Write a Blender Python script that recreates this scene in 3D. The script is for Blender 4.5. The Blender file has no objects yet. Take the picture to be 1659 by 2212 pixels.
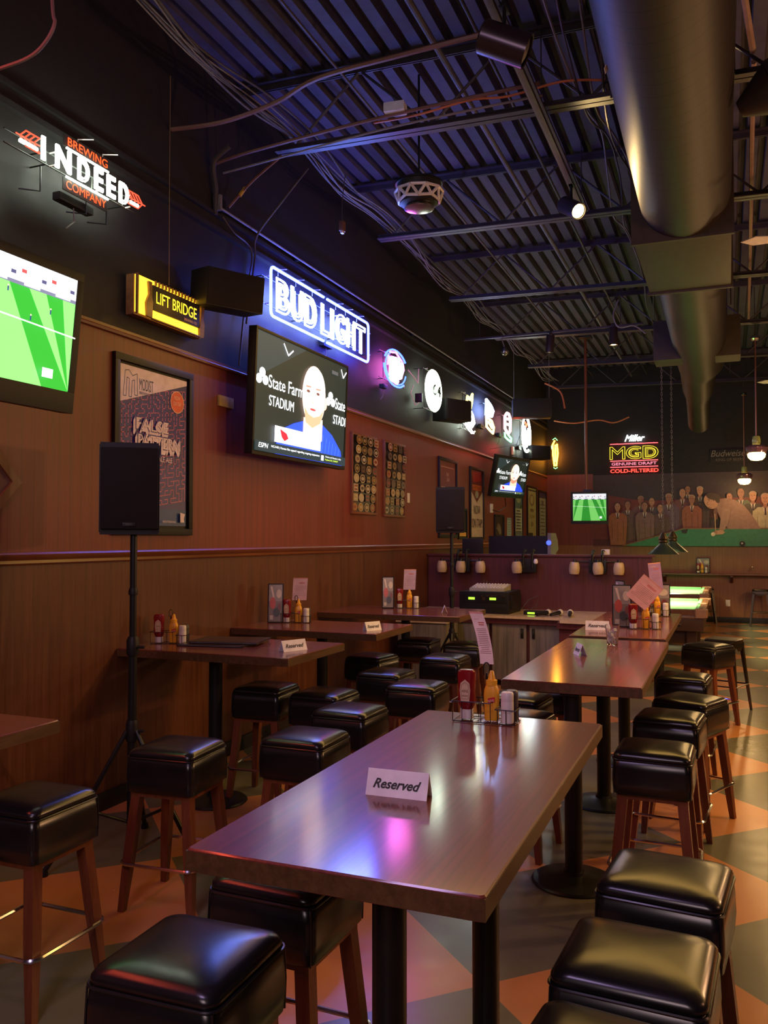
import bpy, bmesh, math, random
from mathutils import Vector, Matrix
random.seed(7)
PI = math.pi
SC = bpy.context.scene
COL = SC.collection
# ------------------------------------------------------------------ camera
H = 1.83
cam_d = bpy.data.cameras.new('camera'); cam = bpy.data.objects.new('camera', cam_d); COL.objects.link(cam)
cam_d.sensor_fit = 'HORIZONTAL'; cam_d.sensor_width = 36; cam_d.lens = 1830/1659*36
cam_d.clip_start = .05; cam_d.clip_end = 100
cam.location = (0, 0, H)
cam.rotation_euler = (PI/2 + math.atan(56/1830), 0, math.radians(22.07))
SC.camera = cam
# ------------------------------------------------------------------ world, exposure
SC.view_settings.view_transform = 'Standard'; SC.view_settings.look = 'None'
SC.view_settings.gamma = 1; SC.view_settings.exposure = 0.25
wd = bpy.data.worlds.new('world'); SC.world = wd; wd.use_nodes = True
wd.node_tree.nodes['Background'].inputs[0].default_value = (.55, .42, .5, 1)
wd.node_tree.nodes['Background'].inputs[1].default_value = .012
# ------------------------------------------------------------------ lights outside the frame: bar lamps, red sign and added fills
def lamp(name, kind, loc, power, col, size=.1, aim=None, sy=None, spot=None):
    d = bpy.data.lights.new(name, kind); d.energy = power; d.color = col
    if kind == 'AREA':
        d.size = size
        if sy: d.shape = 'RECTANGLE'; d.size_y = sy
    else: d.shadow_soft_size = size
    if spot: d.spot_size = math.radians(spot); d.spot_blend = .5
    o = bpy.data.objects.new(name, d); COL.objects.link(o); o.location = loc
    if aim is not None:
        o.rotation_euler = (Vector(aim)-Vector(loc)).to_track_quat('-Z', 'Y').to_euler()
    return o
WARM = (1, .55, .2)
lamp('bar_lamp_light', 'POINT', (2.6, 6.4, 2.5), 150, (1, .5, .24), .07)
lamp('bar_lamp_light', 'POINT', (2.9, 3.2, 2.7), 34, (1, .44, .22), .1)
lamp('bar_lamp_light', 'POINT', (2.9, 10.2, 2.8), 80, (1, .56, .24), .1)
lamp('bar_lamp_light', 'POINT', (2.4, 14.2, 2.2), 85, (1, .56, .24), .1)
lamp('warm_fill_light', 'AREA', (2.2, 7.5, 4.05), 210, (1, .58, .14), 1.8, (2.19, 7.5, 0), 11.0)  # unseen warm fill, added for brightness and yellow sheen on the right stools
lamp('red_sign_light', 'AREA', (-3.7, 1.5, 4.2), 24, (1, .1, .05), 1.9, (-1.5, 1.9, .5), .1)
lamp('rear_fill_light', 'AREA', (-.6, -2.6, 3.6), 56, (1, .72, .76), 1.4, (-2.4, 4, 1.2), 1.4)  # added soft pinkish fill from behind the camera, not a known fixture
lamp('lilac_fill_light', 'AREA', (-1.5, .4, 4.15), 22, (.75, .5, 1), .6, (-1.2, 3.0, 1), .6)  # unseen lilac fill lamp added overhead
# ------------------------------------------------------------------ materials
MATS = {}
def srgb(c):
    return tuple((v/12.92 if v <= .04045 else ((v+.055)/1.055)**2.4) for v in [x/255 for x in c])
def mat(name, col, rough=.5, metal=0, emit=0, ecol=None, alpha=None, trans=0, spec=.5, coat=0):
    if name in MATS: return MATS[name]
    m = bpy.data.materials.new(name); m.use_nodes = True
    b = m.node_tree.nodes['Principled BSDF']
    b.inputs['Base Color'].default_value = (*col, 1)
    b.inputs['Roughness'].default_value = rough; b.inputs['Metallic'].default_value = metal
    b.inputs['Specular IOR Level'].default_value = spec
    b.inputs['Coat Weight'].default_value = coat
    b.inputs['Coat Roughness'].default_value = .15
    if trans: b.inputs['Transmission Weight'].default_value = trans; b.inputs['IOR'].default_value = 1.4
    if emit:
        b.inputs['Emission Color'].default_value = (*(ecol or col), 1)
        b.inputs['Emission Strength'].default_value = emit
    if not emit and not trans and not metal: vary(m, b, col)
    MATS[name] = m; return m
def nd(nt, t, **k):
    n = nt.nodes.new(t)
    for a, v in k.items():
        if a.startswith('i_'):
            key = a[2:]; key = int(key) if key.isdigit() else key.replace('_', ' ')
            n.inputs[key].default_value = v
        else: setattr(n, a, v)
    return n
def vary(m, b, col, amt=.12, sc=14):
    nt = m.node_tree; tc = nd(nt, 'ShaderNodeTexCoord')
    no = nd(nt, 'ShaderNodeTexNoise', i_Scale=sc, i_Detail=3.0)
    nt.links.new(tc.outputs['Object'], no.inputs['Vector'])
    r = nd(nt, 'ShaderNodeValToRGB')
    r.color_ramp.elements[0].position = .3; r.color_ramp.elements[1].position = .7
    r.color_ramp.elements[0].color = (*[c*(1-amt) for c in col], 1)
    r.color_ramp.elements[1].color = (*[min(1, c*(1+amt)) for c in col], 1)
    nt.links.new(no.outputs['Fac'], r.inputs[0]); nt.links.new(r.outputs[0], b.inputs['Base Color'])
def wood(name, c1, c2, axis='z', scale=30, stretch=.06, rough=.35, groove=0, gaxis=1, bump=.15, coat=0, rvar=.1):
    m = bpy.data.materials.new(name); m.use_nodes = True; nt = m.node_tree; b = nt.nodes['Principled BSDF']
    tc = nd(nt, 'ShaderNodeTexCoord'); mp = nd(nt, 'ShaderNodeMapping')
    s = {'x': (stretch, 1, 1), 'y': (1, stretch, 1), 'z': (1, 1, stretch)}[axis]
    mp.inputs['Scale'].default_value = [v*scale for v in s]
    nt.links.new(tc.outputs['Object'], mp.inputs[0])
    n1 = nd(nt, 'ShaderNodeTexNoise', i_Scale=1.0, i_Detail=6.0, i_Roughness=.65, i_Distortion=.5)
    nt.links.new(mp.outputs[0], n1.inputs['Vector'])
    n2 = nd(nt, 'ShaderNodeTexNoise', i_Scale=.9, i_Detail=2.0); nt.links.new(tc.outputs['Object'], n2.inputs['Vector'])
    mx = nd(nt, 'ShaderNodeMath', operation='ADD'); 
    m2 = nd(nt, 'ShaderNodeMath', operation='MULTIPLY_ADD'); m2.inputs[1].default_value = .5; m2.inputs[2].default_value = -.25
    nt.links.new(n2.outputs['Fac'], m2.inputs[0]); nt.links.new(n1.outputs['Fac'], mx.inputs[0]); nt.links.new(m2.outputs[0], mx.inputs[1])
    r = nd(nt, 'ShaderNodeValToRGB'); r.color_ramp.elements[0].position = .3; r.color_ramp.elements[1].position = .7
    r.color_ramp.elements[0].color = (*c1, 1); r.color_ramp.elements[1].color = (*c2, 1)
    nt.links.new(mx.outputs[0], r.inputs[0]); out = r.outputs[0]
    hsrc = n1.outputs['Fac']
    if groove:
        sp = nd(nt, 'ShaderNodeSeparateXYZ'); nt.links.new(tc.outputs['Object'], sp.inputs[0])
        mu = nd(nt, 'ShaderNodeMath', operation='MULTIPLY'); mu.inputs[1].default_value = 1/groove
        fr = nd(nt, 'ShaderNodeMath', operation='FRACT'); lt = nd(nt, 'ShaderNodeMath', operation='LESS_THAN'); lt.inputs[1].default_value = .09
        nt.links.new(sp.outputs[gaxis], mu.inputs[0]); nt.links.new(mu.outputs[0], fr.inputs[0]); nt.links.new(fr.outputs[0], lt.inputs[0])
        mc = nd(nt, 'ShaderNodeMix', data_type='RGBA'); mc.inputs[7].default_value = (*[v*.45 for v in c1], 1)
        mf = nd(nt, 'ShaderNodeMath', operation='MULTIPLY'); mf.inputs[1].default_value = .4
        nt.links.new(lt.outputs[0], mf.inputs[0]); nt.links.new(mf.outputs[0], mc.inputs[0]); nt.links.new(out, mc.inputs[6]); out = mc.outputs[2]
    nt.links.new(out, b.inputs['Base Color'])
    rr = nd(nt, 'ShaderNodeMath', operation='MULTIPLY_ADD'); rr.inputs[1].default_value = rvar*2; rr.inputs[2].default_value = rough-rvar
    nt.links.new(n1.outputs['Fac'], rr.inputs[0]); nt.links.new(rr.outputs[0], b.inputs['Roughness'])
    bp = nd(nt, 'ShaderNodeBump', i_Strength=bump, i_Distance=.004); nt.links.new(hsrc, bp.inputs['Height']); nt.links.new(bp.outputs[0], b.inputs['Normal'])
    b.inputs['Coat Weight'].default_value = coat; b.inputs['Coat Roughness'].default_value = .13
    MATS[name] = m; return m
def E(name, col, s): return mat(name, (0, 0, 0), .6, emit=s, ecol=col)
M_low = wood('lower_panelling', (.068, .018, .007), (.135, .042, .016), 'z', 26, .045, .42, bump=.25)
M_up = wood('upper_panelling', (.14, .025, .017), (.215, .04, .026), 'z', 30, .03, .45, groove=.102, bump=.2)
M_trimw = wood('trim_wood', (.13, .038, .014), (.2, .065, .026), 'y', 18, .1, .35)
M_black = mat('black_wall_paint', (.02, .0165, .018), .6, spec=.25)
M_deck = mat('deck_paint', (.06, .054, .075), .65, spec=.3)
M_steel = mat('joist_paint', (.04, .032, .04), .45, spec=.4)
M_top = wood('table_top', (.11, .022, .017), (.22, .05, .035), 'y', 60, .014, .42, bump=.03, coat=.85, rvar=.05)
M_topx = wood('table_top_side', (.1, .021, .015), (.2, .047, .03), 'x', 60, .014, .42, bump=.03, coat=.85, rvar=.05)
for m_ in (M_top, M_topx): m_.node_tree.nodes['Principled BSDF'].inputs['Specular IOR Level'].default_value = .15
M_edge = wood('table_edge', (.06, .029, .01), (.12, .056, .019), 'y', 40, .1, .45)
M_leather = mat('black_vinyl', (.009, .008, .009), .26, spec=.55)
M_pipe = mat('vinyl_piping', (.01, .009, .011), .3)
M_leg = wood('stool_leg_wood', (.12, .03, .012), (.2, .06, .022), 'z', 40, .08, .38)
M_chrome = mat('chrome', (.62, .6, .6), .18, 1)
M_blkm = mat('black_metal', (.01, .011, .011), .38, spec=.35)
M_blkp = mat('black_plastic', (.011, .01, .011), .5, spec=.3)
M_duct = mat('duct_paint', (.045, .034, .024), .55, spec=.3)
M_cable = mat('grey_cable', (.16, .14, .14), .5)
M_cabo = mat('orange_cable', (.5, .14, .04), .5)
M_dkcab = mat('dark_cable', (.05, .04, .045), .5)
M_white = mat('white_plastic', (.75, .7, .68), .4)
M_paper = mat('white_card', (.86, .82, .92), .6)
M_ink = mat('black_ink', (.02, .015, .02), .6)
M_frame = mat('black_frame', (.01, .008, .008), .45, spec=.3)
M_granite = mat('granite_top', (.55, .42, .28), .25)
M_cab = wood('weathered_cabinet', (.1, .085, .068), (.24, .205, .165), 'z', 24, .05, .55)
M_half = wood('halfwall_panel', (.07, .016, .018), (.11, .028, .026), 'z', 26, .05, .4)
M_far = wood('far_beadboard', (.2, .075, .026), (.3, .12, .045), 'z', 26, .05, .45, groove=.06, gaxis=0)
M_ketch = mat('ketchup_red', (.22, .008, .012), .25)
M_must = mat('mustard_yellow', (.85, .42, .03), .35)
M_glass = mat('glass', (.9, .9, .92), .05, trans=1)
M_ice = mat('ice', (.8, .76, .86), .25, trans=.25)
M_shade = mat('cream_glass', (.5, .38, .22), .35)
M_kept = wood('wall_frame_wood', (.16, .06, .02), (.24, .1, .04), 'y', 30, .1, .4)
def duct_mat():
    m = bpy.data.materials.new('spiral_duct'); m.use_nodes = True; nt = m.node_tree; b = nt.nodes['Principled BSDF']
    tc = nd(nt, 'ShaderNodeTexCoord'); sp = nd(nt, 'ShaderNodeSeparateXYZ'); nt.links.new(tc.outputs['Object'], sp.inputs[0])
    a = nd(nt, 'ShaderNodeMath', operation='MULTIPLY_ADD'); a.inputs[1].default_value = .13; nt.links.new(sp.outputs[0], a.inputs[0]); nt.links.new(sp.outputs[1], a.inputs[2])
    d = nd(nt, 'ShaderNodeMath', operation='MULTIPLY'); d.inputs[1].default_value = 1/.14; nt.links.new(a.outputs[0], d.inputs[0])
    f = nd(nt, 'ShaderNodeMath', operation='FRACT'); nt.links.new(d.outputs[0], f.inputs[0])
    l = nd(nt, 'ShaderNodeMath', operation='LESS_THAN'); l.inputs[1].default_value = .09; nt.links.new(f.outputs[0], l.inputs[0])
    c = nd(nt, 'ShaderNodeMix', data_type='RGBA'); c.inputs[6].default_value = (.02, .0135, .012, 1); c.inputs[7].default_value = (.008, .006, .005, 1); nt.links.new(l.outputs[0], c.inputs[0]); nt.links.new(c.outputs[2], b.inputs['Base Color'])
    bp = nd(nt, 'ShaderNodeBump', i_Strength=.35, i_Distance=.006); nt.links.new(l.outputs[0], bp.inputs['Height']); nt.links.new(bp.outputs[0], b.inputs['Normal'])
    b.inputs['Roughness'].default_value = .5; b.inputs['Specular IOR Level'].default_value = .3
    return m
M_spiral = duct_mat()
# floor: 45-degree checker, glossy tan and grey-green vinyl
def floor_mat():
    m = bpy.data.materials.new('checker_floor'); m.use_nodes = True; nt = m.node_tree; b = nt.nodes['Principled BSDF']
    tc = nd(nt, 'ShaderNodeTexCoord'); mp = nd(nt, 'ShaderNodeMapping'); s = .675*math.sqrt(2)
    mp.vector_type = 'POINT'
    # rotate by 45 degrees about the tile corner at (.4, 14.22)
    mp.inputs['Rotation'].default_value = (0, 0, PI/4)
    c, sn = math.cos(PI/4), math.sin(PI/4)
    px, py = .4*c-14.22*sn, .4*sn+14.22*c
    mp.inputs['Location'].default_value = (-px, -py, .013)
    nt.links.new(tc.outputs['Object'], mp.inputs[0])
    ck = nd(nt, 'ShaderNodeTexChecker', i_Scale=1/(.675*math.sqrt(2)))
    nt.links.new(mp.outputs[0], ck.inputs[0])
    ck.inputs[1].default_value = (.15, .145, .095, 1); ck.inputs[2].default_value = (.55, .235, .085, 1)
    no = nd(nt, 'ShaderNodeTexNoise', i_Scale=2.2, i_Detail=5.0); nt.links.new(tc.outputs['Object'], no.inputs['Vector'])
    r = nd(nt, 'ShaderNodeValToRGB'); r.color_ramp.elements[0].color = (.72, .72, .72, 1); r.color_ramp.elements[1].color = (1.1, 1.1, 1.1, 1)
    nt.links.new(no.outputs['Fac'], r.inputs[0])
    mx = nd(nt, 'ShaderNodeMix', data_type='RGBA', blend_type='MULTIPLY'); mx.inputs[0].default_value = 1
    nt.links.new(ck.outputs[0], mx.inputs[6]); nt.links.new(r.outputs[0], mx.inputs[7]); nt.links.new(mx.outputs[2], b.inputs['Base Color'])
    n3 = nd(nt, 'ShaderNodeTexNoise', i_Scale=9.0, i_Detail=4.0); nt.links.new(tc.outputs['Object'], n3.inputs['Vector'])
    rr = nd(nt, 'ShaderNodeMath', operation='MULTIPLY_ADD'); rr.inputs[1].default_value = .14; rr.inputs[2].default_value = .17
    nt.links.new(n3.outputs['Fac'], rr.inputs[0]); nt.links.new(rr.outputs[0], b.inputs['Roughness'])
    bp = nd(nt, 'ShaderNodeBump', i_Strength=.12, i_Distance=.01); nt.links.new(n3.outputs['Fac'], bp.inputs['Height']); nt.links.new(bp.outputs[0], b.inputs['Normal'])
    return m
M_floor = floor_mat()
# ------------------------------------------------------------------ mesh builder
class MB:
    def __init__(s): s.v = []; s.f = []; s.m = []; s.mats = []
    def mi(s, m):
        if m not in s.mats: s.mats.append(m)
        return s.mats.index(m)
    def add(s, vs, fs, m, X=None):
        o = len(s.v); k = s.mi(m)
        s.v += [tuple(X @ Vector(p)) if X else tuple(p) for p in vs]
        s.f += [tuple(i+o for i in f) for f in fs]; s.m += [k]*len(fs); return s
    def box(s, x0, x1, y0, y1, z0, z1, m, bev=0, X=None):
        if bev:
            bm = bmesh.new(); bmesh.ops.create_cube(bm, size=1)
            for v in bm.verts: v.co = Vector((x0+(x1-x0)*(v.co.x+.5), y0+(y1-y0)*(v.co.y+.5), z0+(z1-z0)*(v.co.z+.5)))
            bmesh.ops.bevel(bm, geom=bm.edges[:], offset=bev, segments=2, affect='EDGES', profile=.7)
            bm.verts.index_update(); vs = [v.co.copy() for v in bm.verts]; fs = [[v.index for v in f.verts] for f in bm.faces]; bm.free()
            return s.add(vs, fs, m, X)
        vs = [(x, y, z) for x in (x0, x1) for y in (y0, y1) for z in (z0, z1)]
        return s.add(vs, [(0, 1, 3, 2), (4, 6, 7, 5), (0, 4, 5, 1), (2, 3, 7, 6), (0, 2, 6, 4), (1, 5, 7, 3)], m, X)
    def tube(s, pts, r, m, n=8, closed=False, X=None, r2=None):
        P = [Vector(p) for p in pts]; L = len(P); vs = []; ref = None
        for i, p in enumerate(P):
            if closed: t = P[(i+1) % L]-P[i-1]
            else: t = P[min(i+1, L-1)]-P[max(i-1, 0)]
            t = t.normalized() if t.length > 1e-9 else Vector((0, 0, 1))
            if ref is None:
                ref = t.orthogonal().normalized()
            ref = (ref-t*ref.dot(t)); ref = ref.normalized() if ref.length > 1e-6 else t.orthogonal().normalized()
            b = t.cross(ref); rr = r if r2 is None else r+(r2-r)*i/(L-1)
            for k in range(n):
                a = 2*PI*k/n; vs.append(p+ref*(math.cos(a)*rr)+b*(math.sin(a)*rr))
        fs = []
        for i in range(L if closed else L-1):
            j = (i+1) % L
            for k in range(n): fs.append((i*n+k, i*n+(k+1) % n, j*n+(k+1) % n, j*n+k))
        if not closed: fs += [tuple(range(n))[::-1], tuple((L-1)*n+k for k in range(n))]
        return s.add(vs, fs, m, X)
    def lathe(s, prof, m, n=24, X=None, cap=True):
        vs = []; fs = []
        for (r, z) in prof:
            for k in range(n): a = 2*PI*k/n; vs.append((r*math.cos(a), r*math.sin(a), z))
        for i in range(len(prof)-1):
            for k in range(n): fs.append((i*n+k, i*n+(k+1) % n, (i+1)*n+(k+1) % n, (i+1)*n+k))
        if cap: fs += [tuple(range(n))[::-1], tuple((len(prof)-1)*n+k for k in range(n))]
        return s.add(vs, fs, m, X)
    def rings(s, rs, m, X=None, n=5):
        """stack of rounded squares: (hx, hy, corner radius, z)"""
        vs = []; N = 4*n
        for hx, hy, cr, z in rs:
            cr = min(cr, hx*.999, hy*.999)
            for q, (sx, sy) in enumerate(((1, 1), (-1, 1), (-1, -1), (1, -1))):
                for k in range(n):
                    a = (q+k/(n-1))*PI/2; vs.append((sx*(hx-cr)+cr*math.cos(a), sy*(hy-cr)+cr*math.sin(a), z))
        fs = []
        for i in range(len(rs)-1):
            for k in range(N): fs.append((i*N+k, i*N+(k+1) % N, (i+1)*N+(k+1) % N, (i+1)*N+k))
        fs += [tuple(range(N))[::-1], tuple((len(rs)-1)*N+k for k in range(N))]
        return s.add(vs, fs, m, X)
    def prism(s, poly, z0, z1, m, X=None):
        n = len(poly); vs = [(x, y, z0) for x, y in poly]+[(x, y, z1) for x, y in poly]
        fs = [tuple(range(n))[::-1], tuple(range(n, 2*n))]+[(i, (i+1) % n, n+(i+1) % n, n+i) for i in range(n)]
        return s.add(vs, fs, m, X)
    def build(s, name, parent=None, smooth=True, angle=35):
        me = bpy.data.meshes.new(name); me.from_pydata(s.v, [], s.f); me.update()
        for m in s.mats: me.materials.append(m)
        me.polygons.foreach_set('material_index', s.m)
        bm = bmesh.new(); bm.from_mesh(me); bmesh.ops.recalc_face_normals(bm, faces=bm.faces); bm.to_mesh(me); bm.free()
        if smooth:
            me.polygons.foreach_set('use_smooth', [True]*len(me.polygons)); me.set_sharp_from_angle(angle=math.radians(angle))
        o = bpy.data.objects.new(name, me); COL.objects.link(o)
        if parent: o.parent = parent
        return o
def tag(o, label, cat, group=None):
    o['label'] = label; o['category'] = cat
    if group: o['group'] = group
    return o
def thing(name, label, cat, loc=(0, 0, 0), rz=0, group=None):
    o = bpy.data.objects.new(name, None); COL.objects.link(o); o.location = loc; o.rotation_euler = (0, 0, rz); o.empty_display_size = .1
    return tag(o, label, cat, group)
def struct(o): o['kind'] = 'structure'; return o
def dup(root, loc, rz, label, group=None):
    r = root.copy(); COL.objects.link(r); r.location = loc; r.rotation_euler = (0, 0, rz); r['label'] = label
    if group: r['group'] = group
    for ch in list(root.children):
        c = ch.copy(); COL.objects.link(c); c.parent = r
        for g in list(ch.children):
            d = g.copy(); COL.objects.link(d); d.parent = c
    return r
def T(x, y, z): return Matrix.Translation((x, y, z))
def RZ(a): return Matrix.Rotation(a, 4, 'Z')
def RX(a): return Matrix.Rotation(a, 4, 'X')
def RY(a): return Matrix.Rotation(a, 4, 'Y')
# ------------------------------------------------------------------ flat artwork: posters, screens, lettering
TC = {}
def text_geo(s, outline=0, shear=0, bold=0):
    k = (s, outline, shear, bold)
    if k in TC: return TC[k]
    c = bpy.data.curves.new('lettering', 'FONT'); c.body = s; c.shear = shear; c.resolution_u = 3; c.offset = bold
    if outline: c.fill_mode = 'NONE'; c.bevel_depth = outline; c.bevel_resolution = 1; c.resolution_u = 4
    o = bpy.data.objects.new('lettering', c); COL.objects.link(o)
    bpy.context.view_layer.update()
    me = bpy.data.meshes.new_from_object(o.evaluated_get(bpy.context.evaluated_depsgraph_get()))
    vs = [v.co.copy() for v in me.vertices]; fs = [tuple(p.vertices) for p in me.polygons]
    x0 = min(v.x for v in vs); x1 = max(v.x for v in vs); y0 = min(v.y for v in vs); y1 = max(v.y for v in vs)
    bpy.data.objects.remove(o); bpy.data.curves.remove(c); bpy.data.meshes.remove(me)
    TC[k] = ([((v.x-x0)/(x1-x0), (v.y-y0)/(y1-y0), v.z) for v in vs], fs); return TC[k]
class Art:
    """pictures laid out in metres on a plane: u right, v up, w towards the viewer"""
    def __init__(s, em=0, rough=.6): s.b = MB(); s.em = em; s.k = 1; s.rough = rough
    def M(s, c):
        if isinstance(c, bpy.types.Material): return c
        nm = ('glow_' if s.em else 'print_')+'%02x%02x%02x' % tuple(c)+('' if not s.em else '_%d' % int(s.em*100))
        return E(nm, srgb(c), s.em) if s.em else mat(nm, srgb(c), s.rough)
    def lay(s): s.k += 1; return s.k*.0006
    def poly(s, pts, c): w = s.lay(); s.b.add([(x, y, w) for x, y in pts], [tuple(range(len(pts)))], s.M(c)); return s
    def rect(s, x, y, w, h, c): return s.poly([(x, y), (x+w, y), (x+w, y+h), (x, y+h)], c)
    def ell(s, x, y, rx, ry, c, n=24, rot=0): return s.poly([(x+rx*math.cos(a)*math.cos(rot)-ry*math.sin(a)*math.sin(rot), y+rx*math.cos(a)*math.sin(rot)+ry*math.sin(a)*math.cos(rot)) for a in [2*PI*i/n for i in range(n)]], c)
    def text(s, t, x, y, w, h, c, shear=0, rot=0, bold=0):
        g, fs = text_geo(t, 0, shear, bold); z = s.lay(); ca, sa = math.cos(rot), math.sin(rot)
        s.b.add([(x+p[0]*w*ca-p[1]*h*sa, y+p[0]*w*sa+p[1]*h*ca, z) for p in g], fs, s.M(c)); return s
    def line(s, pts, wd, c):
        w = s.lay(); m = s.M(c)
        for (a, b), (d, e) in zip(pts, pts[1:]):
            L = math.hypot(d-a, e-b)
            if L < 1e-6: continue
            nx, ny = -(e-b)/L*wd/2, (d-a)/L*wd/2
            s.b.add([(a+nx, b+ny, w), (a-nx, b-ny, w), (d-nx, e-ny, w), (d+nx, e+ny, w)], [(0, 1, 2, 3)], m)
        return s
    def build(s, name, parent=None): 
        me = bpy.data.meshes.new(name); me.from_pydata(s.b.v, [], s.b.f); me.update()
        for m in s.b.mats: me.materials.append(m)
        me.polygons.foreach_set('material_index', s.b.m)
        o = bpy.data.objects.new(name, me); COL.objects.link(o)
        if parent: o.parent = parent
        return o
# wall frames of reference: an Empty whose local X runs right on the wall as seen, local Y up, local Z out of the wall
W = -3.92
YF = 19.85
def on_left(name, label, cat, y, z, out=0, group=None, tilt=0, yaw=0):
    t = thing(name, label, cat, (W+out, y, z), 0, group)
    t.rotation_euler = (RZ(PI/2+yaw) @ RX(PI/2+tilt)).to_euler(); return t
def on_far(name, label, cat, x, z, out=0, y=YF, group=None, yaw=0, tilt=0):
    t = thing(name, label, cat, (x, y-out, z), 0, group); t.rotation_euler = (RZ(yaw) @ RX(PI/2+tilt)).to_euler(); return t
# ------------------------------------------------------------------ room shell
b = MB(); b.box(-4.2, 6.5, -4.2, YF+.3, -.12, 0, M_floor); fl = b.build('floor', smooth=False); struct(fl)
b = MB(); b.box(W-.15, W, -4.2, YF+.2, 0, 1.72, M_low); b.box(W-.15, W, -4.2, YF+.2, 1.72, 3.27, M_up); b.box(W-.15, W, -4.2, YF+.2, 3.27, 6.1, M_black)
struct(b.build('wall_left', smooth=False))
b = MB(); b.box(W, 6.5, YF, YF+.15, 0, 1.66, M_far); b.box(W, -2.86, YF-.001, YF, 1.66, 3.3, M_up); b.box(W, 6.5, YF, YF+.15, 1.66, 6.1, M_black)
struct(b.build('wall_back', smooth=False))
b = MB(); b.box(6.3, 6.45, -4.2, YF+.15, 0, 6.1, M_black); struct(b.build('wall_right', smooth=False))
b = MB(); b.box(W, 6.3, -4.35, -4.2, 0, 6.1, M_black); struct(b.build('wall_front', smooth=False))
# chair rail, cap moulding and soffit ledge on the left wall
b = MB(); b.prism([(0, 0), (.012, .002), (.02, .012), (.012, .03), (.03, .05), (.034, .066), (.022, .078), (0, .08)], -4.2, YF, M_trimw, T(W, 0, 1.665) @ Matrix(((1, 0, 0, 0), (0, 0, 1, 0), (0, 1, 0, 0), (0, 0, 0, 1))))
struct(b.build('trim_1'))
b = MB(); b.prism([(0, 0), (.022, .004), (.026, .02), (.014, .032), (.014, .05), (0, .056)], -4.2, YF, M_trimw, T(W, 0, 3.24) @ Matrix(((1, 0, 0, 0), (0, 0, 1, 0), (0, 1, 0, 0), (0, 0, 0, 1))))
struct(b.build('trim_2'))
b = MB(); b.box(W, W+.05, -4.2, YF, 4.36, 4.4, M_black); b.box(W, W+.03, -4.2, YF, 4.5, 4.53, M_black); struct(b.build('trim_3', smooth=False))
b = MB(); b.box(W, W+.02, -4.2, YF, 0, .12, M_blkm, .004); struct(b.build('baseboard_left'))
b = MB(); b.box(W+.02, 6.3, YF-.02, YF, 0, .12, M_blkm, .004); struct(b.build('baseboard_back'))
# corrugated roof deck, ribs running away from the camera
def dz(x): return 5.8-.025*(x-W)
b = MB(); vs = []; prof = []; x = W
while x < 6.3:
    prof += [(x, 0), (x+.1, 0), (x+.118, .07), (x+.162, .07)]; x += .18
for (px, pz) in prof: vs += [(px, -4.2, dz(px)+pz), (px, YF, dz(px)+pz)]
b.add(vs, [(2*i, 2*i+1, 2*i+3, 2*i+2) for i in range(len(prof)-1)], M_deck)
b.box(W, 6.3, -4.2, YF, 6.0, 6.1, M_black)
struct(b.build('ceiling', smooth=False))
# ------------------------------------------------------------------ open-web roof joists
def joist(y, label, x0=-3.55):
    t = thing('roof_joist', label, 'joist', (0, y, 0), 0, 'open-web joists under the roof deck')
    def zt(x): return dz(x)-.03
    def zb(x): return 5.14-.025*(x+3.55)
    def bar(b, xa, za, xb, zb_, y0, y1, th, m):
        b.add([(xa, y0, za), (xa, y1, za), (xa, y1, za-th), (xa, y0, za-th), (xb, y0, zb_), (xb, y1, zb_), (xb, y1, zb_-th), (xb, y0, zb_-th)],
              [(0, 1, 2, 3), (7, 6, 5, 4), (0, 4, 5, 1), (1, 5, 6, 2), (2, 6, 7, 3), (3, 7, 4, 0)], m)
    b = MB()
    for s_ in (-1, 1):
        bar(b, W+.01, zt(W), 6.2, zt(6.2), s_*.035-.028, s_*.035+.028, .012, M_steel); bar(b, W+.01, zt(W), 6.2, zt(6.2), s_*.012-.004, s_*.012+.004, .06, M_steel)
    b.build('top_chord', t, smooth=False)
    b = MB()
    for s_ in (-1, 1):
        bar(b, x0, zb(x0), 6.2, zb(6.2), s_*.035-.028, s_*.035+.028, .012, M_steel); bar(b, x0, zb(x0)+.05, 6.2, zb(6.2)+.05, s_*.012-.004, s_*.012+.004, .06, M_steel)
    b.build('bottom_chord', t, smooth=False)
    b = MB(); x = x0+.15; pts = []; up = False
    while x < 6.1: pts.append((x, 0, zt(x)-.04 if up else zb(x)+.02)); up = not up; x += .62
    pts.insert(0, (W+.05, 0, zt(W)-.05)); 
    for p, q in zip(pts, pts[1:]): b.tube([p, q], .012, M_steel, 6)
    b.build('web', t)
JY = [1.65, 4.0, 6.33, 8.61, 11.2, 13.7, 16.2, 18.7]
JL = ['dark steel roof joist above the camera, mostly out of the frame', 'dark steel roof joist crossing the very top of the picture', 'dark steel roof joist just behind the white box and the orange cable',
      'purple-lit steel roof joist passing in front of the lit warm spotlight', 'steel roof joist behind the lit spotlight, at the duct box', 'roof joist just behind the track with two small spotlights',
      'dim roof joist in the distance between the small spotlights and the hanging television', 'last roof joist, closest to the far mural wall']
for y, l in zip(JY, JL): joist(y, l)
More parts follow.
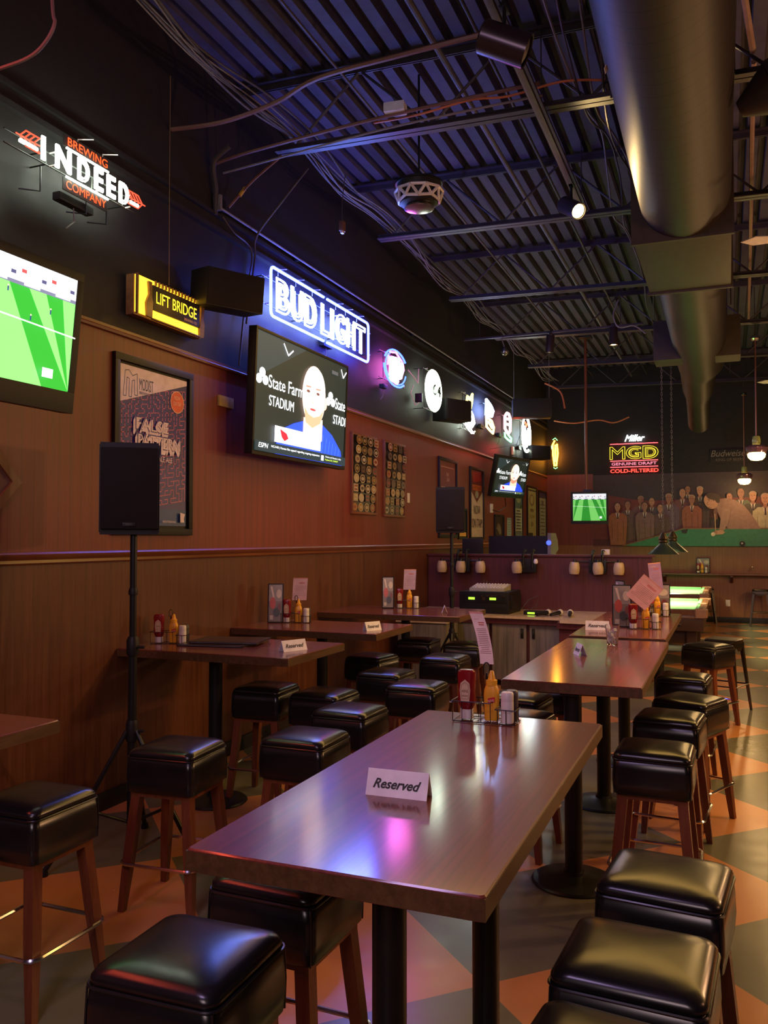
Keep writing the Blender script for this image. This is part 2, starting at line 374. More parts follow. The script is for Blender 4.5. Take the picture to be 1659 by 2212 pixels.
# ------------------------------------------------------------------ round duct with boxes
def duct():
    t = thing('air_duct', 'big round spiral air duct running away under the ceiling', 'duct')
    C = [(-.24, -2, 4.66, .36), (-.3, 7.4, 4.68, .36)]
    def seg(name, st, step=.16):
        b = MB(); n = 40; vs = []; L = 0
        rings = []
        for (a, c) in zip(st, st[1:]):
            k = max(1, int(abs(c[1]-a[1])/step))
            for i in range(k):
                u = i/k; p = [a[j]+(c[j]-a[j])*u for j in range(4)]
                rings += [(p[0], p[1], p[2], p[3])]
        rings.append(st[-1])
        for (x, y, z, r) in rings:
            for k in range(n): a = 2*PI*k/n; vs.append((x+r*math.cos(a), y+(.10*k/n if 0 else 0), z+r*math.sin(a)))
        fs = [(i*n+k, i*n+(k+1) % n, (i+1)*n+(k+1) % n, (i+1)*n+k) for i in range(len(rings)-1) for k in range(n)]
        fs += [tuple(range(n)), tuple((len(rings)-1)*n+k for k in range(n))]
        b.add(vs, fs, M_spiral); return b.build(name, t, angle=50)
    seg('main_pipe', C)
    seg('far_pipe', [(-.33, 9.0, 4.68, .36), (-.36, 14.2, 4.66, .36), (-.42, 14.7, 4.6, .28), (-.45, 16.0, 4.52, .27), (-.47, 16.4, 4.42, .21), (-.5, 17.8, 4.1, .2)], .2)
    b = MB(); b.box(-.71, .06, 7.4, 9.0, 4.33, 5.06, M_duct, .01); b.box(-.73, .08, 7.38, 7.42, 4.31, 5.08, M_duct); b.box(-.73, .08, 8.98, 9.02, 4.31, 5.08, M_duct)
    b.build('square_box', t)
    b = MB(); b.box(-.96, .2, 12.7, 13.2, 4.38, 4.95, M_duct, .01); b.build('wide_box', t)
    b = MB()
    for y in (1.2, 3.4, 5.6, 11.2, 15.8):
        for s_ in (-1, 1): b.tube([(-.3+s_*.37, y, 4.7), (-.3+s_*.37, y, 5.6)], .008, M_steel, 6)
    b.build('hanger_strap', t)
    b = MB(); b.box(-.001, .001, -.03, .03, -.02, .02, M_white, 0, T(-.612, 4.9, 4.52) @ RY(.5)); b.build('sticker', t)['label'] = 'small white sticker'
duct()
# branch duct curving in at the top right
b = MB(); b.tube([(.1, 5.66, 4.5), (.3, 5.6, 4.57)], .05, M_duct, 28, r2=.17); b.tube([(.29, 5.6, 4.568), (.7, 5.52, 4.72), (1.3, 5.4, 4.86)], .172, M_duct, 28, r2=.2); b.tube([(1.2, 5.42, 4.85), (1.2, 5.42, 5.6)], .01, M_steel, 6); tag(b.build('branch_duct'), 'short curved olive branch duct at the right edge beside the big duct', 'duct')
# ------------------------------------------------------------------ tables
def table(name, x0, x1, y0, y1, peds, label, wall=False, tm=None):
    cx, cy = (x0+x1)/2, (y0+y1)/2
    t = thing(name, label, 'table', (cx, cy, 0), 0, 'wall-side bar tables' if wall else 'bar tables in the middle row')
    hx, hy = (x1-x0)/2, (y1-y0)/2; th = .055
    b = MB(); b.rings([(hx, hy, .012, 1.07-th), (hx, hy, .012, 1.066), (hx-.004, hy-.004, .01, 1.07)], tm or (M_topx if wall else M_top)); 
    top = b.build('tabletop', t, angle=25)
    b = MB(); e = .0012
    b.box(-hx-e+.0005, hx+e-.0005, -hy-e, -hy+.012, 1.07-th+.0015, 1.0635, M_edge); b.box(-hx-e+.0005, hx+e-.0005, hy-.012, hy+e, 1.07-th+.0015, 1.0635, M_edge)
    b.box(-hx-e, -hx+.012, -hy-e+.0005, hy+e-.0005, 1.07-th+.001, 1.064, M_edge); b.box(hx-.012, hx+e, -hy-e+.0005, hy+e-.0005, 1.07-th+.001, 1.064, M_edge)
    b.build('edge_band', top, smooth=False)
    for (px, py) in peds:
        b = MB(); b.lathe([(.05, .03), (.047, .05), (.047, .98), (.05, 1.0)], M_blkm, 20, T(px-cx, py-cy, 0)); b.build('pedestal_column', t)
        b = MB(); b.lathe([(.22, 0), (.225, .006), (.215, .016), (.12, .03), (.06, .045), (.055, .06)], M_blkm, 36, T(px-cx, py-cy, 0)); b.build('pedestal_base', t)
        b = MB(); b.box(-.2, .2, -.05, .05, .996, 1.014, M_blkm, .003, T(px-cx, py-cy, 0)); b.box(-.05, .05, -.1, .1, .997, 1.0145, M_blkm, .003, T(px-cx, py-cy, 0)); b.build('top_plate', t)
table('bar_table', -1.24, -.485, 1.765, 3.57, [(-.86, 2.16), (-.8, 2.92)], 'long mahogany bar table in the foreground with a Reserved card and caddy')
table('bar_table', -1.14, -.41, 4.49, 6.53, [(-.78, 4.62), (-.81, 6.04)], 'long bar table behind the foreground one, holding a glass of ice water')
table('bar_table', -1.16, -.44, 6.72, 9.0, [(-.8, 7.2), (-.62, 8.5)], 'farthest middle bar table, crowded with menus and two condiment caddies')
table('wall_bar_table', W+.005, -2.6, 2.02, 2.8, [(-3.3, 2.4)], 'wall-side bar table cut off by the left edge of the picture', True)
table('wall_bar_table', W+.005, -2.58, 4.75, 5.6, [(-3.33, 5.08)], 'wall-side bar table with closed menus, right of the near speaker stand', True)
table('wall_bar_table', W+.005, -2.58, 6.2, 7.03, [(-3.25, 6.6)], 'middle wall-side bar table behind the one with closed menus', True)
table('wall_bar_table', W+.005, -2.4, 7.85, 8.8, [(-3.14, 8.35)], 'farthest wall-side bar table, in front of the half wall counter', True)
# ------------------------------------------------------------------ padded bar stools
def make_stool():
    t = thing('bar_stool', '', 'stool')
    b = MB(); h = .186
    b.rings([(h-.012, h-.012, .03, .575), (h-.003, h-.003, .032, .583), (h+.002, h+.002, .034, .64), (h, h, .034, .7), (h-.004, h-.004, .034, .742),
             (h-.01, h-.01, .034, .747), (h-.004, h-.004, .036, .754), (h-.004, h-.004, .04, .766), (h-.012, h-.012, .045, .779), (h-.032, h-.032, .05, .788), (h-.075, h-.075, .06, .796), (h-.13, h-.13, .05, .8), (.01, .01, .009, .801)], M_leather, n=7)
    seat = b.build('seat', t, angle=60)
    def ring(z, hh, cr, r, m):
        pts = []
        for q, (sx, sy) in enumerate(((1, 1), (-1, 1), (-1, -1), (1, -1))):
            for k in range(5): a = (q+k/4)*PI/2; pts.append((sx*(hh-cr)+cr*math.cos(a), sy*(hh-cr)+cr*math.sin(a), z))
        bb = MB(); bb.tube(pts, r, m, 6, True); return bb
    ring(.747, h-.002, .034, .0045, M_pipe).build('piping', seat)
    for sx in (-1, 1):
        for sy in (-1, 1): b = MB(); b.tube([(sx*(h-.009), sy*(h-.009), .58), (sx*(h-.007), sy*(h-.007), .66), (sx*(h-.01), sy*(h-.01), .744)], .003, M_pipe, 5); b.build('seam', seat)
    b = MB(); b.box(-.165, .165, -.165, .165, .555, .577, M_leg); b.build('seat_frame', t)
    for sx in (-1, 1):
        for sy in (-1, 1):
            b = MB(); a0, a1 = .14, .192; w0, w1 = .024, .016
            vs = []
            for (c, w, z) in ((a0, w0, .56), (a0+(a1-a0)*.5, .023, .28), (a1, w1, 0)):
                vs += [(sx*c-w, sy*c-w, z), (sx*c+w, sy*c-w, z), (sx*c+w, sy*c+w, z), (sx*c-w, sy*c+w, z)]
            fs = [(3, 2, 1, 0), (8, 9, 10, 11)]+[(i*4+k, i*4+(k+1) % 4, i*4+4+(k+1) % 4, i*4+4+k) for i in range(2) for k in range(4)]
            b.add(vs, fs, M_leg); b.build('leg', t, smooth=False)
    ring(.235, .208, .05, .0085, M_chrome).build('foot_ring', t)
    return t
ST = [(-1.28, 1.845, .02, 'black padded stool nearest the camera, left of the foreground table'),
      (-1.31, 2.42, -.03, 'black padded stool with its seat half under the left edge of the foreground table'),
      (-.24, 1.78, -.12, 'black padded stool cut off by the bottom edge, right of the foreground table'),
      (-.225, 2.25, -.06, 'black padded stool with a small scuff, second from the bottom on the right side'),
      (-.19, 2.82, -.1, 'black padded stool third from the bottom, right of the foreground table'),
      (-.35, 4.48, -.02, 'black padded stool beside the near right corner of the second table, showing its front legs'),
      (-.33, 5.33, -.1, 'black padded stool tucked behind the one at the second table corner'),
      (-.24, 5.94, -.4, 'black padded stool turned askew beyond the pair at the second table'),
      (-.32, 6.9, -.1, 'black padded stool just past the skewed one, right of the third table'),
      (-.19, 8.96, -.55, 'black padded stool in front of the backless metal stool on the right'),
      (-2.64, 2.7, .0, 'black padded stool at the left edge of the picture beside the cut-off table'),
      (-2.6, 3.63, .08, 'black padded stool in front of the near speaker stand pole'),
      (-2.1, 4.07, .0, 'black padded stool with a bright blue sheen left of the foreground table'),
      (-2.17, 4.8, -.04, 'black padded stool touching the far left edge of the foreground table, blue-lit top'),
      (-2.56, 5.24, -.04, 'black padded stool right behind the corner of the table with closed menus'),
      (-3.05, 5.3, .05, 'black padded stool under the table with closed menus beside its column'),
      (-2.08, 5.78, .0, 'black padded stool standing alone left of the tall ketchup caddy'),
      (-2.5, 6.22, -.03, 'black padded stool just behind the lone one left of the caddy'),
      (-2.33, 7.2, -.03, 'black padded stool under the tall curled paper card, left of it'),
      (-2.96, 7.02, -.15, 'black padded stool under the middle wall-side table'),
      (-2.44, 8.15, .1, 'black padded stool partly hidden behind the tall curled paper card'),
      (-2.98, 8.3, .0, 'black padded stool under the farthest wall-side table'),
      (-1.17, 5.0, -.12, 'black padded stool showing a rounded seat just over the far edge of the foreground table'),
      (-1.3, 5.6, -.1, 'black padded stool behind the white salt shaker with an orange sheen'),
      (-1.25, 6.25, .0, 'black padded stool in deep shade under the second table')]
st0 = make_stool()
for i, (x, y, a, l) in enumerate(ST):
    if i == 0: st0.location = (x, y, 0); st0.rotation_euler = (0, 0, a); st0['label'] = l; st0['group'] = 'padded bar stools'
    else: dup(st0, (x, y, 0), a, l, 'padded bar stools')
# metal stools with pierced seats
def make_metal():
    t = thing('metal_stool', '', 'stool', group='backless metal stools')
    m = mat('gunmetal', (.05, .045, .035), .3, .8)
    b = MB(); b.rings([(.155, .155, .05, .715), (.16, .16, .05, .72), (.16, .16, .05, .752), (.15, .15, .045, .762), (.04, .04, .03, .757), (.01, .01, .008, .757)], m); b.build('seat', t)
    b = MB()
    for a in range(4):
        X = RZ(a*PI/2); b.add([(-.15, -.158, .72), (.15, -.158, .72), (.15, -.16, .66), (.09, -.162, .675), (.05, -.163, .64), (-.05, -.163, .64), (-.09, -.162, .675), (-.15, -.16, .66)], [tuple(range(8))], m, X)
    b.build('skirt', t, smooth=False)
    for sx in (-1, 1):
        for sy in (-1, 1):
            b = MB(); b.add([(sx*.15, sy*.15, .73), (sx*.1, sy*.15, .73), (sx*.15, sy*.1, .73), (sx*.215, sy*.215, 0), (sx*.185, sy*.215, 0), (sx*.215, sy*.185, 0)], [(0, 1, 4, 3), (0, 3, 5, 2), (1, 2, 5, 4), (0, 2, 1), (3, 4, 5)], m); b.build('leg', t, smooth=False)
    b = MB()
    for a in range(4): b.tube([(-.185, -.185, .28), (.185, -.185, .28)], .008, m, 6, X=RZ(a*PI/2))
    b.build('brace', t); return t
mt = make_metal()
mt.location = (-.05, 9.75, 0); mt.rotation_euler = (0, 0, -.35); mt['label'] = 'dark metal stool with holes in its seat edge, behind a padded stool on the right'
dup(mt, (-.45, 19.35, 0), .1, 'metal stool under the far ledge beside the pool table corner')
dup(mt, (.62, 19.3, 0), -.05, 'metal stool under the far ledge at the right edge of the picture')
dup(mt, (-1.0, 19.3, 0), .3, 'metal stool under the far ledge half hidden behind the pool table')
# ------------------------------------------------------------------ speakers on poles
def speaker_stand(x, y, top, label, rz=0):
    t = thing('speaker_stand', label, 'stand', (x, y, 0), rz, 'speaker stands')
    b = MB(); b.tube([(0, 0, .12), (0, 0, 1.25)], .025, M_blkm, 14); b.tube([(0, 0, 1.2), (0, 0, top+.02)], .02, M_blkm, 14); b.build('pole', t)
    for pr in ([(.032, 1.15), (.036, 1.17), (.036, 1.24), (.026, 1.26)], [(.026, 1.5), (.028, 1.52), (.022, 1.54)], [(.034, .66), (.036, .68), (.036, .76), (.03, .78)]): b = MB(); b.lathe(pr, M_blkp, 16); b.build('collar', t)
    for kz in (1.2, .72): b = MB(); b.tube([(.02, 0, kz), (.075, .01, kz)], .009, M_blkm, 8); b.build('knob', t)
    for k in range(3):
        a = PI/2+.5+k*2*PI/3; c, s_ = math.cos(a), math.sin(a)
        b = MB(); b.tube([(.03*c, .03*s_, .72), (.27*c, .27*s_, .32), (.48*c, .48*s_, .02)], .014, M_blkm, 10); lg = b.build('leg', t)
        b = MB(); b.tube([(.02*c, .02*s_, .2), (.27*c, .27*s_, .32)], .009, M_blkm, 8); b.build('brace', lg)
        b = MB(); b.lathe([(.022, 0), (.024, .012), (.018, .035)], M_blkp, 12, T(.48*c, .48*s_, 0)); b.build('rubber_foot', lg)
M_grille = mat('speaker_grille', (.012, .008, .009), .7, spec=.2)
def speaker(x, y, z, label, rz):
    t = thing('loudspeaker', label, 'speaker', (x, y, z), rz, 'loudspeakers on stands')
    b = MB(); hw, hh = .167, .53
    pl = [(-hw, -.02), (hw, -.02), (hw, .12), (hw*.62, .31), (-hw*.62, .31), (-hw, .12)]
    b.prism(pl, .012, hh-.012, M_blkp); b.prism([(px*.97, py*.97) for px, py in pl], 0, hh, M_blkp); b.build('cabinet', t)
    b = MB(); b.box(-hw+.008, hw-.008, -.045, -.02, .03, hh-.03, M_grille, .01); g = b.build('grille', t)
    b = MB(); b.box(-.036, .036, -.052, -.044, .045, .068, M_frame, .002); n = b.build('badge', g); n['label'] = 'small silver edged name badge'
    a = Art(); a.b = MB(); a.b.add([], [], M_cable); a.text('QSC', -.02, .052, .04, .01, M_cable); o = a.build('badge_lettering', g); o.rotation_euler = (PI/2, 0, 0); o.location = (0, -.0525, 0)
    b = MB(); b.box(-.06, .06, .05, .075, hh-.004, hh+.008, M_blkp, .003); b.build('handle', t)
speaker_stand(-3.2, 4.02, 1.86, 'black tripod stand holding the near loudspeaker, in front of the wall panelling')
speaker(-3.2, 3.98, 1.85, 'near black loudspeaker on a pole, overlapping the purple maze poster', .64)
speaker_stand(-2.98, 9.45, 1.9, 'black tripod stand holding the far loudspeaker near the half wall', .8)
speaker(-2.98, 9.4, 1.89, 'far black loudspeaker on a pole, overlapping the dark red poster', .3)
# ------------------------------------------------------------------ televisions
def tv(name, label, w, h, place, screen_art, bez=.02, low=.035, arm=.25, mt_label=None):
    """place(name, label) gives the root; local X right, Y up, Z out; origin at the screen's centre"""
    t = place(name, label, 'television')
    b = MB(); b.box(-w/2-bez, w/2+bez, -h/2-low, h/2+bez, -.07, -.004, M_frame, .006)
    b.box(-w*.36, w*.36, -h*.36, h*.36, -.11, -.07, M_blkp, .01); b.build('casing', t)
    b = MB(); g = M_blkp
    b.box(-w/2-bez, w/2+bez, -h/2-low, -h/2, -.004, .008, g, .003); b.box(-w/2-bez, w/2+bez, h/2, h/2+bez, -.004, .008, g, .003)
    b.box(-w/2-bez, -w/2, -h/2, h/2, -.004, .008, g, .003); b.box(w/2, w/2+bez, -h/2, h/2, -.004, .008, g, .003); b.build('bezel', t)
    s = screen_art(w, h).build('screen', t); s['label'] = 'lit picture on the television'; s.location = (0, 0, -.002)
    if arm:
        b = MB(); b.box(-.08, .08, -.1, .1, -.13, -.11, M_blkm, .003); b.box(-.02, .02, -.03, .03, -arm, -.12, M_blkm, .003); b.box(-.1, .1, -.14, .14, -arm-.012, -arm, M_blkm, .003); b.build('wall_bracket', t)
    return t
def pitch(em):
    def f(w, h):
        a = Art(em); a.rect(-w/2, -h/2, w, h, (30, 128, 34)); n = 9
        for i in range(n):    # mown stripes fanning out
            if i % 2: continue
            u0, u1 = -w*.95+i*w*1.9/n, -w*.95+(i+1)*w*1.9/n; q = .55
            pts = [(u0*q, h*.34), (u1*q, h*.34), (u1*1.35+.18*w, -h/2), (u0*1.35+.18*w, -h/2)]
            c = [(max(-w/2, min(w/2, x)), y) for x, y in pts]; a.poly(c, (105, 185, 88))
        a.rect(-w/2, h*.3, w, h*.2, (215, 215, 220)); a.rect(-w/2, h*.285, w, h*.03, (90, 90, 110))
        for i in range(16): a.rect(-w/2+w*i/16+.01*w, h*(.36+.09*((i*7) % 3)/3), w*.03, h*.03, ((60, 60, 90), (150, 60, 60), (240, 240, 240))[i % 3])
        for i in range(5): a.rect(-w*.45+w*.2*i, h*.29, w*.1, h*.02, (240, 240, 240))
        for (x, y) in ((-.15, -.1), (.2, .02), (.32, .12), (-.3, .15), (.05, .2)): a.rect(x*w, y*h, w*.008, h*.04, (30, 40, 90)); a.rect(x*w, y*h+h*.04, w*.008, h*.012, (220, 180, 150))
        a.line([(-w*.5, h*.05), (w*.5, -h*.02)], .004*w/.6, (220, 235, 220))
        a.rect(w*.3, -h*.42, w*.07, h*.08, (225, 240, 225)); return a
    return f
def interview(em, full=True):
    def f(w, h):
        a = Art(em); bg = (18, 26, 24)
        a.rect(-w/2, -h/2, w, h, bg); a.poly([(-w/2, h/2), (-w/2, h*.1), (w*.0, h/2)], (30, 40, 42))
        def logo(x, y, s, cut=1):
            for q in ((0, .06), (-.03, 0), (.03, 0)): a.ell(x+q[0]*s*w, y+q[1]*s*h, .028*w*s, .04*h*s, (235, 240, 238))
        logo(-.44*w, .1*h, 1); a.text('State Farm', -.38*w, .05*h, .36*w, .11*h, (235, 240, 238)); a.text('STADIUM', -.37*w, -.1*h, .25*w, .09*h, (235, 240, 238))
        logo(.3*w, .1*h, 1); a.text('State', .36*w, .05*h, .13*w, .11*h, (235, 240, 238)); a.text('STADI', .34*w, -.1*h, .16*w, .09*h, (235, 240, 238))
        a.line([(-.25*w, .47*h), (-.2*w, .38*h), (-.15*w, .44*h)], .008*w, (230, 230, 230)); a.line([(.42*w, .46*h), (.45*w, .38*h), (.49*w, .45*h)], .008*w, (230, 230, 230))
        a.rect(.3*w, .38*h, .08*w, .035*h, (60, 60, 60)); 
        # man in blue shirt
        blue = (28, 60, 210)
        a.poly([(-.3*w, -.5*h), (-.28*w, -.3*h), (-.12*w, -.2*h), (.02*w, -.14*h), (.2*w, -.14*h), (.33*w, -.22*h), (.45*w, -.36*h), (.47*w, -.5*h)], blue)
        for i in range(6): a.line([(.22*w+i*.04*w, -.24*h-i*.02*h), (.2*w+i*.04*w, -.5*h)], .003*w, (60, 100, 240))
        a.poly([(-.02*w, -.12*h), (-.02*w, -.3*h), (.08*w, -.4*h), (.2*w, -.3*h), (.2*w, -.1*h)], (240, 190, 160))
        a.ell(.09*w, .1*h, .135*w, .28*h, (250, 200, 175), 32); a.ell(.22*w, .06*h, .025*w, .06*h, (235, 170, 140)); a.ell(.12*w, .14*h, .1*w, .22*h, (255, 235, 220), 28)
        a.poly([(-.02*w, -.02*h), (.0, -.16*h), (.08*w, -.2*h), (.17*w, -.14*h), (.21*w, .0), (.16*w, -.07*h), (.09*w, -.1*h), (.03*w, -.08*h)], (190, 130, 100))
        for ex in (.02, .13): a.ell(ex*w, .13*h, .02*w, .014*h, (90, 55, 50), 12); a.line([(ex*w-.028*w, .17*h), (ex*w+.028*w, .175*h)], .008*w, (150, 100, 80))
        a.line([(.07*w, .13*h), (.055*w, .04*h), (.085*w, .035*h)], .008*w, (215, 150, 125)); a.ell(.075*w, -.03*h, .035*w, .012*h, (150, 60, 60), 14)
        # lower third
        a.rect(-.32*w, -.4*h, .5*w, .14*h, (238, 236, 240)); a.poly([(-.27*w, -.28*h), (-.2*w, -.31*h), (-.18*w, -.35*h), (-.22*w, -.38*h), (-.25*w, -.35*h)], (170, 25, 40))
        a.rect(-.5*w, -.5*h, w, .085*h, (20, 34, 38)); a.text('ESPN', -.47*w, -.47*h, .09*w, .04*h, (235, 235, 235), .2)
        a.text('NCAAB | Kansas files appeal regarding ongoing suspension', -.35*w, -.46*h, .52*w, .025*h, (220, 220, 220)); a.rect(.19*w, -.485*h, .03*w, .05*h, (220, 220, 220))
        a.text('Arizona and Houston in talks', .24*w, -.45*h, .2*w, .018*h, (200, 200, 200)); a.text('Packers 3-0, 12:40 ET', .24*w, -.48*h, .16*w, .018*h, (190, 220, 60)); return a
    return f
tv('television', 'television with a football pitch, cut off at the left edge of the picture', 1.13, .64, lambda n, l, c: on_left(n, l, c, 3.235, 2.985, .45, 'televisions', .1), pitch(2.6), .05, .12, .4)
tv('television', 'large television showing a bald man in a blue shirt, under the big blue neon sign', 1.8, 1.02, lambda n, l, c: on_left(n, l, c, 7.05, 3.08, .26, 'televisions', .04), interview(2.8), .025, .035, .22)
tv('television', 'small tilted television showing a man, beyond the row of wall posters', 1.1, .6, lambda n, l, c: on_left(n, l, c, 14.55, 2.9, .42, 'televisions', .2, -.25), interview(1.5), .05, .07, .32)
fartv = tv('television', 'television hung from a ceiling pole showing a green pitch, left of the mural', .6, .5, lambda n, l, c: on_far(n, l, c, -2.37, 2.4, 0, 16.0, 'televisions', .12, .03), pitch(1.1), .04, .06, 0)
b = MB(); b.tube([(-2.45, 16.16, 2.72), (-2.45, 16.16, 5.6)], .025, M_leg, 12); b.box(-2.57, -2.33, 16.04, 16.28, 5.6, 5.64, M_blkm, .004); b.box(-2.51, -2.35, 16.125, 16.18, 2.4, 2.74, M_blkm, .004)
tag(b.build('television_pole'), 'thin reddish ceiling pole carrying the far television', 'pole')
# ------------------------------------------------------------------ neon signs
def neon(name, label, y, z, out=.12, place=None, yaw=0):
    return (place or (lambda: on_left(name, label, 'neon sign', y, z, out, 'neon signs on the wall', 0, yaw)))()
def tubes(parent, paths, m, r=.008, name='neon_tube', closed=False):
    b = MB()
    for p in paths: b.tube([(x, y, 0) if len((x, y)) == 2 else p for x, y in p], r, m, 7, closed)
    return b.build(name, parent, angle=80)
def ntext(parent, s, x, y, w, h, m, r=.02, name='neon_letters', shear=0, z=.0, bold=0):
    g, fs = text_geo(s, r, shear); b = MB()
    # outline tubes: normalised geometry stretched to size
    zmax = max(abs(p[2]) for p in g) or 1
    b.add([(x+p[0]*w, y+p[1]*h, z+p[2]/zmax*.008) for p in g], fs, m); return b.build(name, parent, angle=80)
def frame_bars(parent, x0, x1, ys, out=.12, verts=()):
    b = MB()
    for y in ys: b.tube([(x0, y, -.05), (x1, y, -.05)], .005, M_blkm, 6)
    for x in verts:
        b.tube([(x, ys[0], -.05), (x, ys[-1], -.05)], .005, M_blkm, 6)
        for y in (ys[0], ys[-1]): b.tube([(x, y, -.05), (x, y, -out)], .005, M_blkm, 6)
    b.build('wire_frame', parent)
    b = MB()
    for x in verts:
        for y in ys: b.tube([(x+.03, y, -.05), (x+.03, y, -.008)], .005, M_glass if 0 else M_white, 6)
    b.build('glass_standoff', parent)
def transformer(parent, x, y, z=-.09, w=.22, h=.07):
    b = MB(); b.box(x-w/2, x+w/2, y-h/2, y+h/2, z-.03, z+.03, M_blkp, .006); b.tube([(x, y-h/2, z), (x+.02, y-h/2-.08, z-.01), (x-.04, y-h/2-.14, z-.02)], .004, M_cable, 6); b.build('transformer', parent)
N_white = E('neon_white', (.85, 1, .78), 18); N_blue = E('neon_blue', (.022, .035, 1), 36); N_ice = E('neon_ice_blue', (.28, .42, 1), 30); N_ring = E('neon_ring_blue', (.03, .07, 1), 9)
N_red = E('neon_red', (1, .09, .03), 4.5); N_redo = E('neon_orange_red', (1, .07, .03), 2); N_yel = E('neon_yellow', (1, .85, .12), 4); N_yelh = E('neon_bright_yellow', (1, .8, .14), 5)
N_grn = E('neon_green', (.15, 1, .25), 5); N_pink = E('neon_pink', (1, .08, .4), 9); N_wht2 = E('neon_soft_white', (.9, 1, 1), 5)
# INDEED BREWING COMPANY, arrow through it
t = neon('neon_sign', 'white neon sign with red BREWING COMPANY letters and an arrow, top left', 4.22, 4.15, .17)
b = MB(); b.box(-.2, .2, .095, .17, -.012, -.006, M_black); b.box(-.2, .2, -.18, -.1, -.012, -.006, M_black); b.build('backing_plate', t, smooth=False)
for x, c, w in [(-.385, 'I', .03), (-.27, 'N', .13), (-.08, 'D', .1), (.07, 'E', .08), (.19, 'E', .08), (.31, 'D', .09)]:
    ntext(t, c, x, -.072, w, .145, N_white, .028, 'neon_letter')
tubes(t, [[(-.18, .085), (.2, .085)], [(-.18, -.095), (.2, -.095)]], N_white, .007, 'neon_underline')
for s_, x, y in (('BREWING', -.17, .105), ('COMPANY', -.18, -.165)):
    a = Art(3.2); a.text(s_, x, y, .36, .052, (255, 70, 25)); o = a.build('red_letters', t); o['label'] = 'glowing red word'
for x0, sg in ((-.6, 1), (.6, -1)):
    p = [[(x0+sg*.02, 0), (x0+sg*.2, 0)]]
    for k in range(4): xx = x0+sg*(.05+.035*k); p += [[(xx, 0), (xx-sg*.0+sg*.045, .045)], [(xx, 0), (xx+sg*.045, -.045)]] if sg > 0 else [[(xx, 0), (xx+sg*.045, .045)], [(xx, 0), (xx+sg*.045, -.045)]]
    p += [[(x0+sg*.095, .045), (x0+sg*.2, .045)], [(x0+sg*.095, -.045), (x0+sg*.2, -.045)]]
    tubes(t, p, N_redo, .0045, 'neon_arrow')
tubes(t, [[(-.55, -.03), (-.42, -.03)], [(.42, -.03), (.5, -.03)]], N_white, .012, 'neon_bar')
frame_bars(t, -.62, .62, (-.06, .02), .17, (-.3, .1, .4)); 
for x in (-.05, .18): b = MB(); b.tube([(x, .17, -.03), (x, .2, -.03), (x+.04, .2, .06)], .004, M_white, 6); b.build('support_hook', t)
for x in (-.36, .03, .22): b = MB(); b.tube([(x, -.1, -.03), (x, -.25, -.03), (x-.08, -.25, -.12)], .005, M_blkm, 6); b.build('support_hook', t)
transformer(t, -.05, -.21, -.06, .3, .05)
# LIFT BRIDGE carved lit wood sign
t = on_left('lit_wood_sign', 'glowing yellow and dark wood sign hung left of the wall speaker', 'sign', 5.21, 3.545, .1)
M_swood = wood('sign_wood', (.1, .04, .015), (.2, .09, .03), 'x', 30, .1, .5)
b = MB(); b.box(-.41, .41, -.145, .145, -.09, -.02, M_swood, .01); b.build('back_board', t)
E('sign_glow', (1, .5, .02), 3.6)
b = MB(); b.box(-.4, .4, -.125, .14, -.02, -.005, MATS['sign_glow']); b.build('light_panel', t, smooth=False)
b = MB(); b.prism([(-.41, -.145), (-.395, -.14), (-.395, .145), (-.41, .145)], -.005, .012, M_swood); b.build('wood_edge', t)
b = MB(); b.prism([(-.3, -.135), (-.24, -.135), (-.235, -.02), (-.255, .03), (-.245, .12), (-.285, .12), (-.275, .03), (-.31, -.04)], -.005, .012, M_swood); b.build('wood_post', t)
b = MB(); b.prism([(.35, -.15), (.4, -.14), (.41, -.04), (.395, 0), (.41, .13), (.37, .14), (.36, .0), (.345, -.08)], -.005, .014, M_swood); b.build('wood_post', t)
b = MB(); b.box(-.235, .345, -.075, .105, -.005, .012, M_black, .003); b.box(-.24, .36, -.145, -.135, -.005, .014, M_swood, .002); b.build('name_plate', t)
a = Art(2.6); y_ = (255, 215, 40); a.text('LIFT BRIDGE', -.2, -.02, .5, .085, y_); a.text('BREWING CO', .14, -.062, .16, .02, (120, 70, 40)); o = a.build('name_letters', t); o.location = (0, 0, .013); o['label'] = 'glowing yellow letters'
for i in range(14): b = MB(); b.box(-.2+i*.04, -.188+i*.04, .11, .145, -.004, .01, M_swood); b.build('top_slat', t, smooth=False)
# BUD LIGHT
t = neon('neon_sign', 'big blue-bordered white neon sign above the large television', 7.77, 4.065, .12)
def rr(x0, x1, y0, y1, r, a0=0, a1=1):
    pts = []
    for cx, cy, s0 in ((x1-r, y1-r, 0), (x0+r, y1-r, 1), (x0+r, y0+r, 2), (x1-r, y0+r, 3)):
        for k in range(6): a = (s0+k/5)*PI/2; pts.append((cx+r*math.cos(a), cy+r*math.sin(a)))
    return pts
rp = rr(-1.12, 1.12, -.225, .225, .05)
left = [(-.04, .225)]+rp[6:18]+[(-.04, -.225)]; right = [(.04, -.225)]+rp[18:24]+rp[0:6]+[(.04, .225)]
tubes(t, [left, right], N_blue, .014, 'neon_border')
LW = [('B', -1.02, .26), ('U', -.74, .25), ('D', -.46, .26), ('L', -.1, .2), ('I', .12, .08), ('G', .24, .26), ('H', .53, .22), ('T', .77, .26)]
for c, x, w in LW: ntext(t, c, x, -.165, w, .32, N_ice, .022, 'neon_letter')
for c, x, w in LW[:3]+LW[5:7]: ntext(t, c, x+.05, -.125, w-.1, .24, N_ice, .016, 'neon_inner_letter')
frame_bars(t, -1.2, 1.2, (-.12, .13), .12, (-1.17, -.5, .3, 1.17)); 
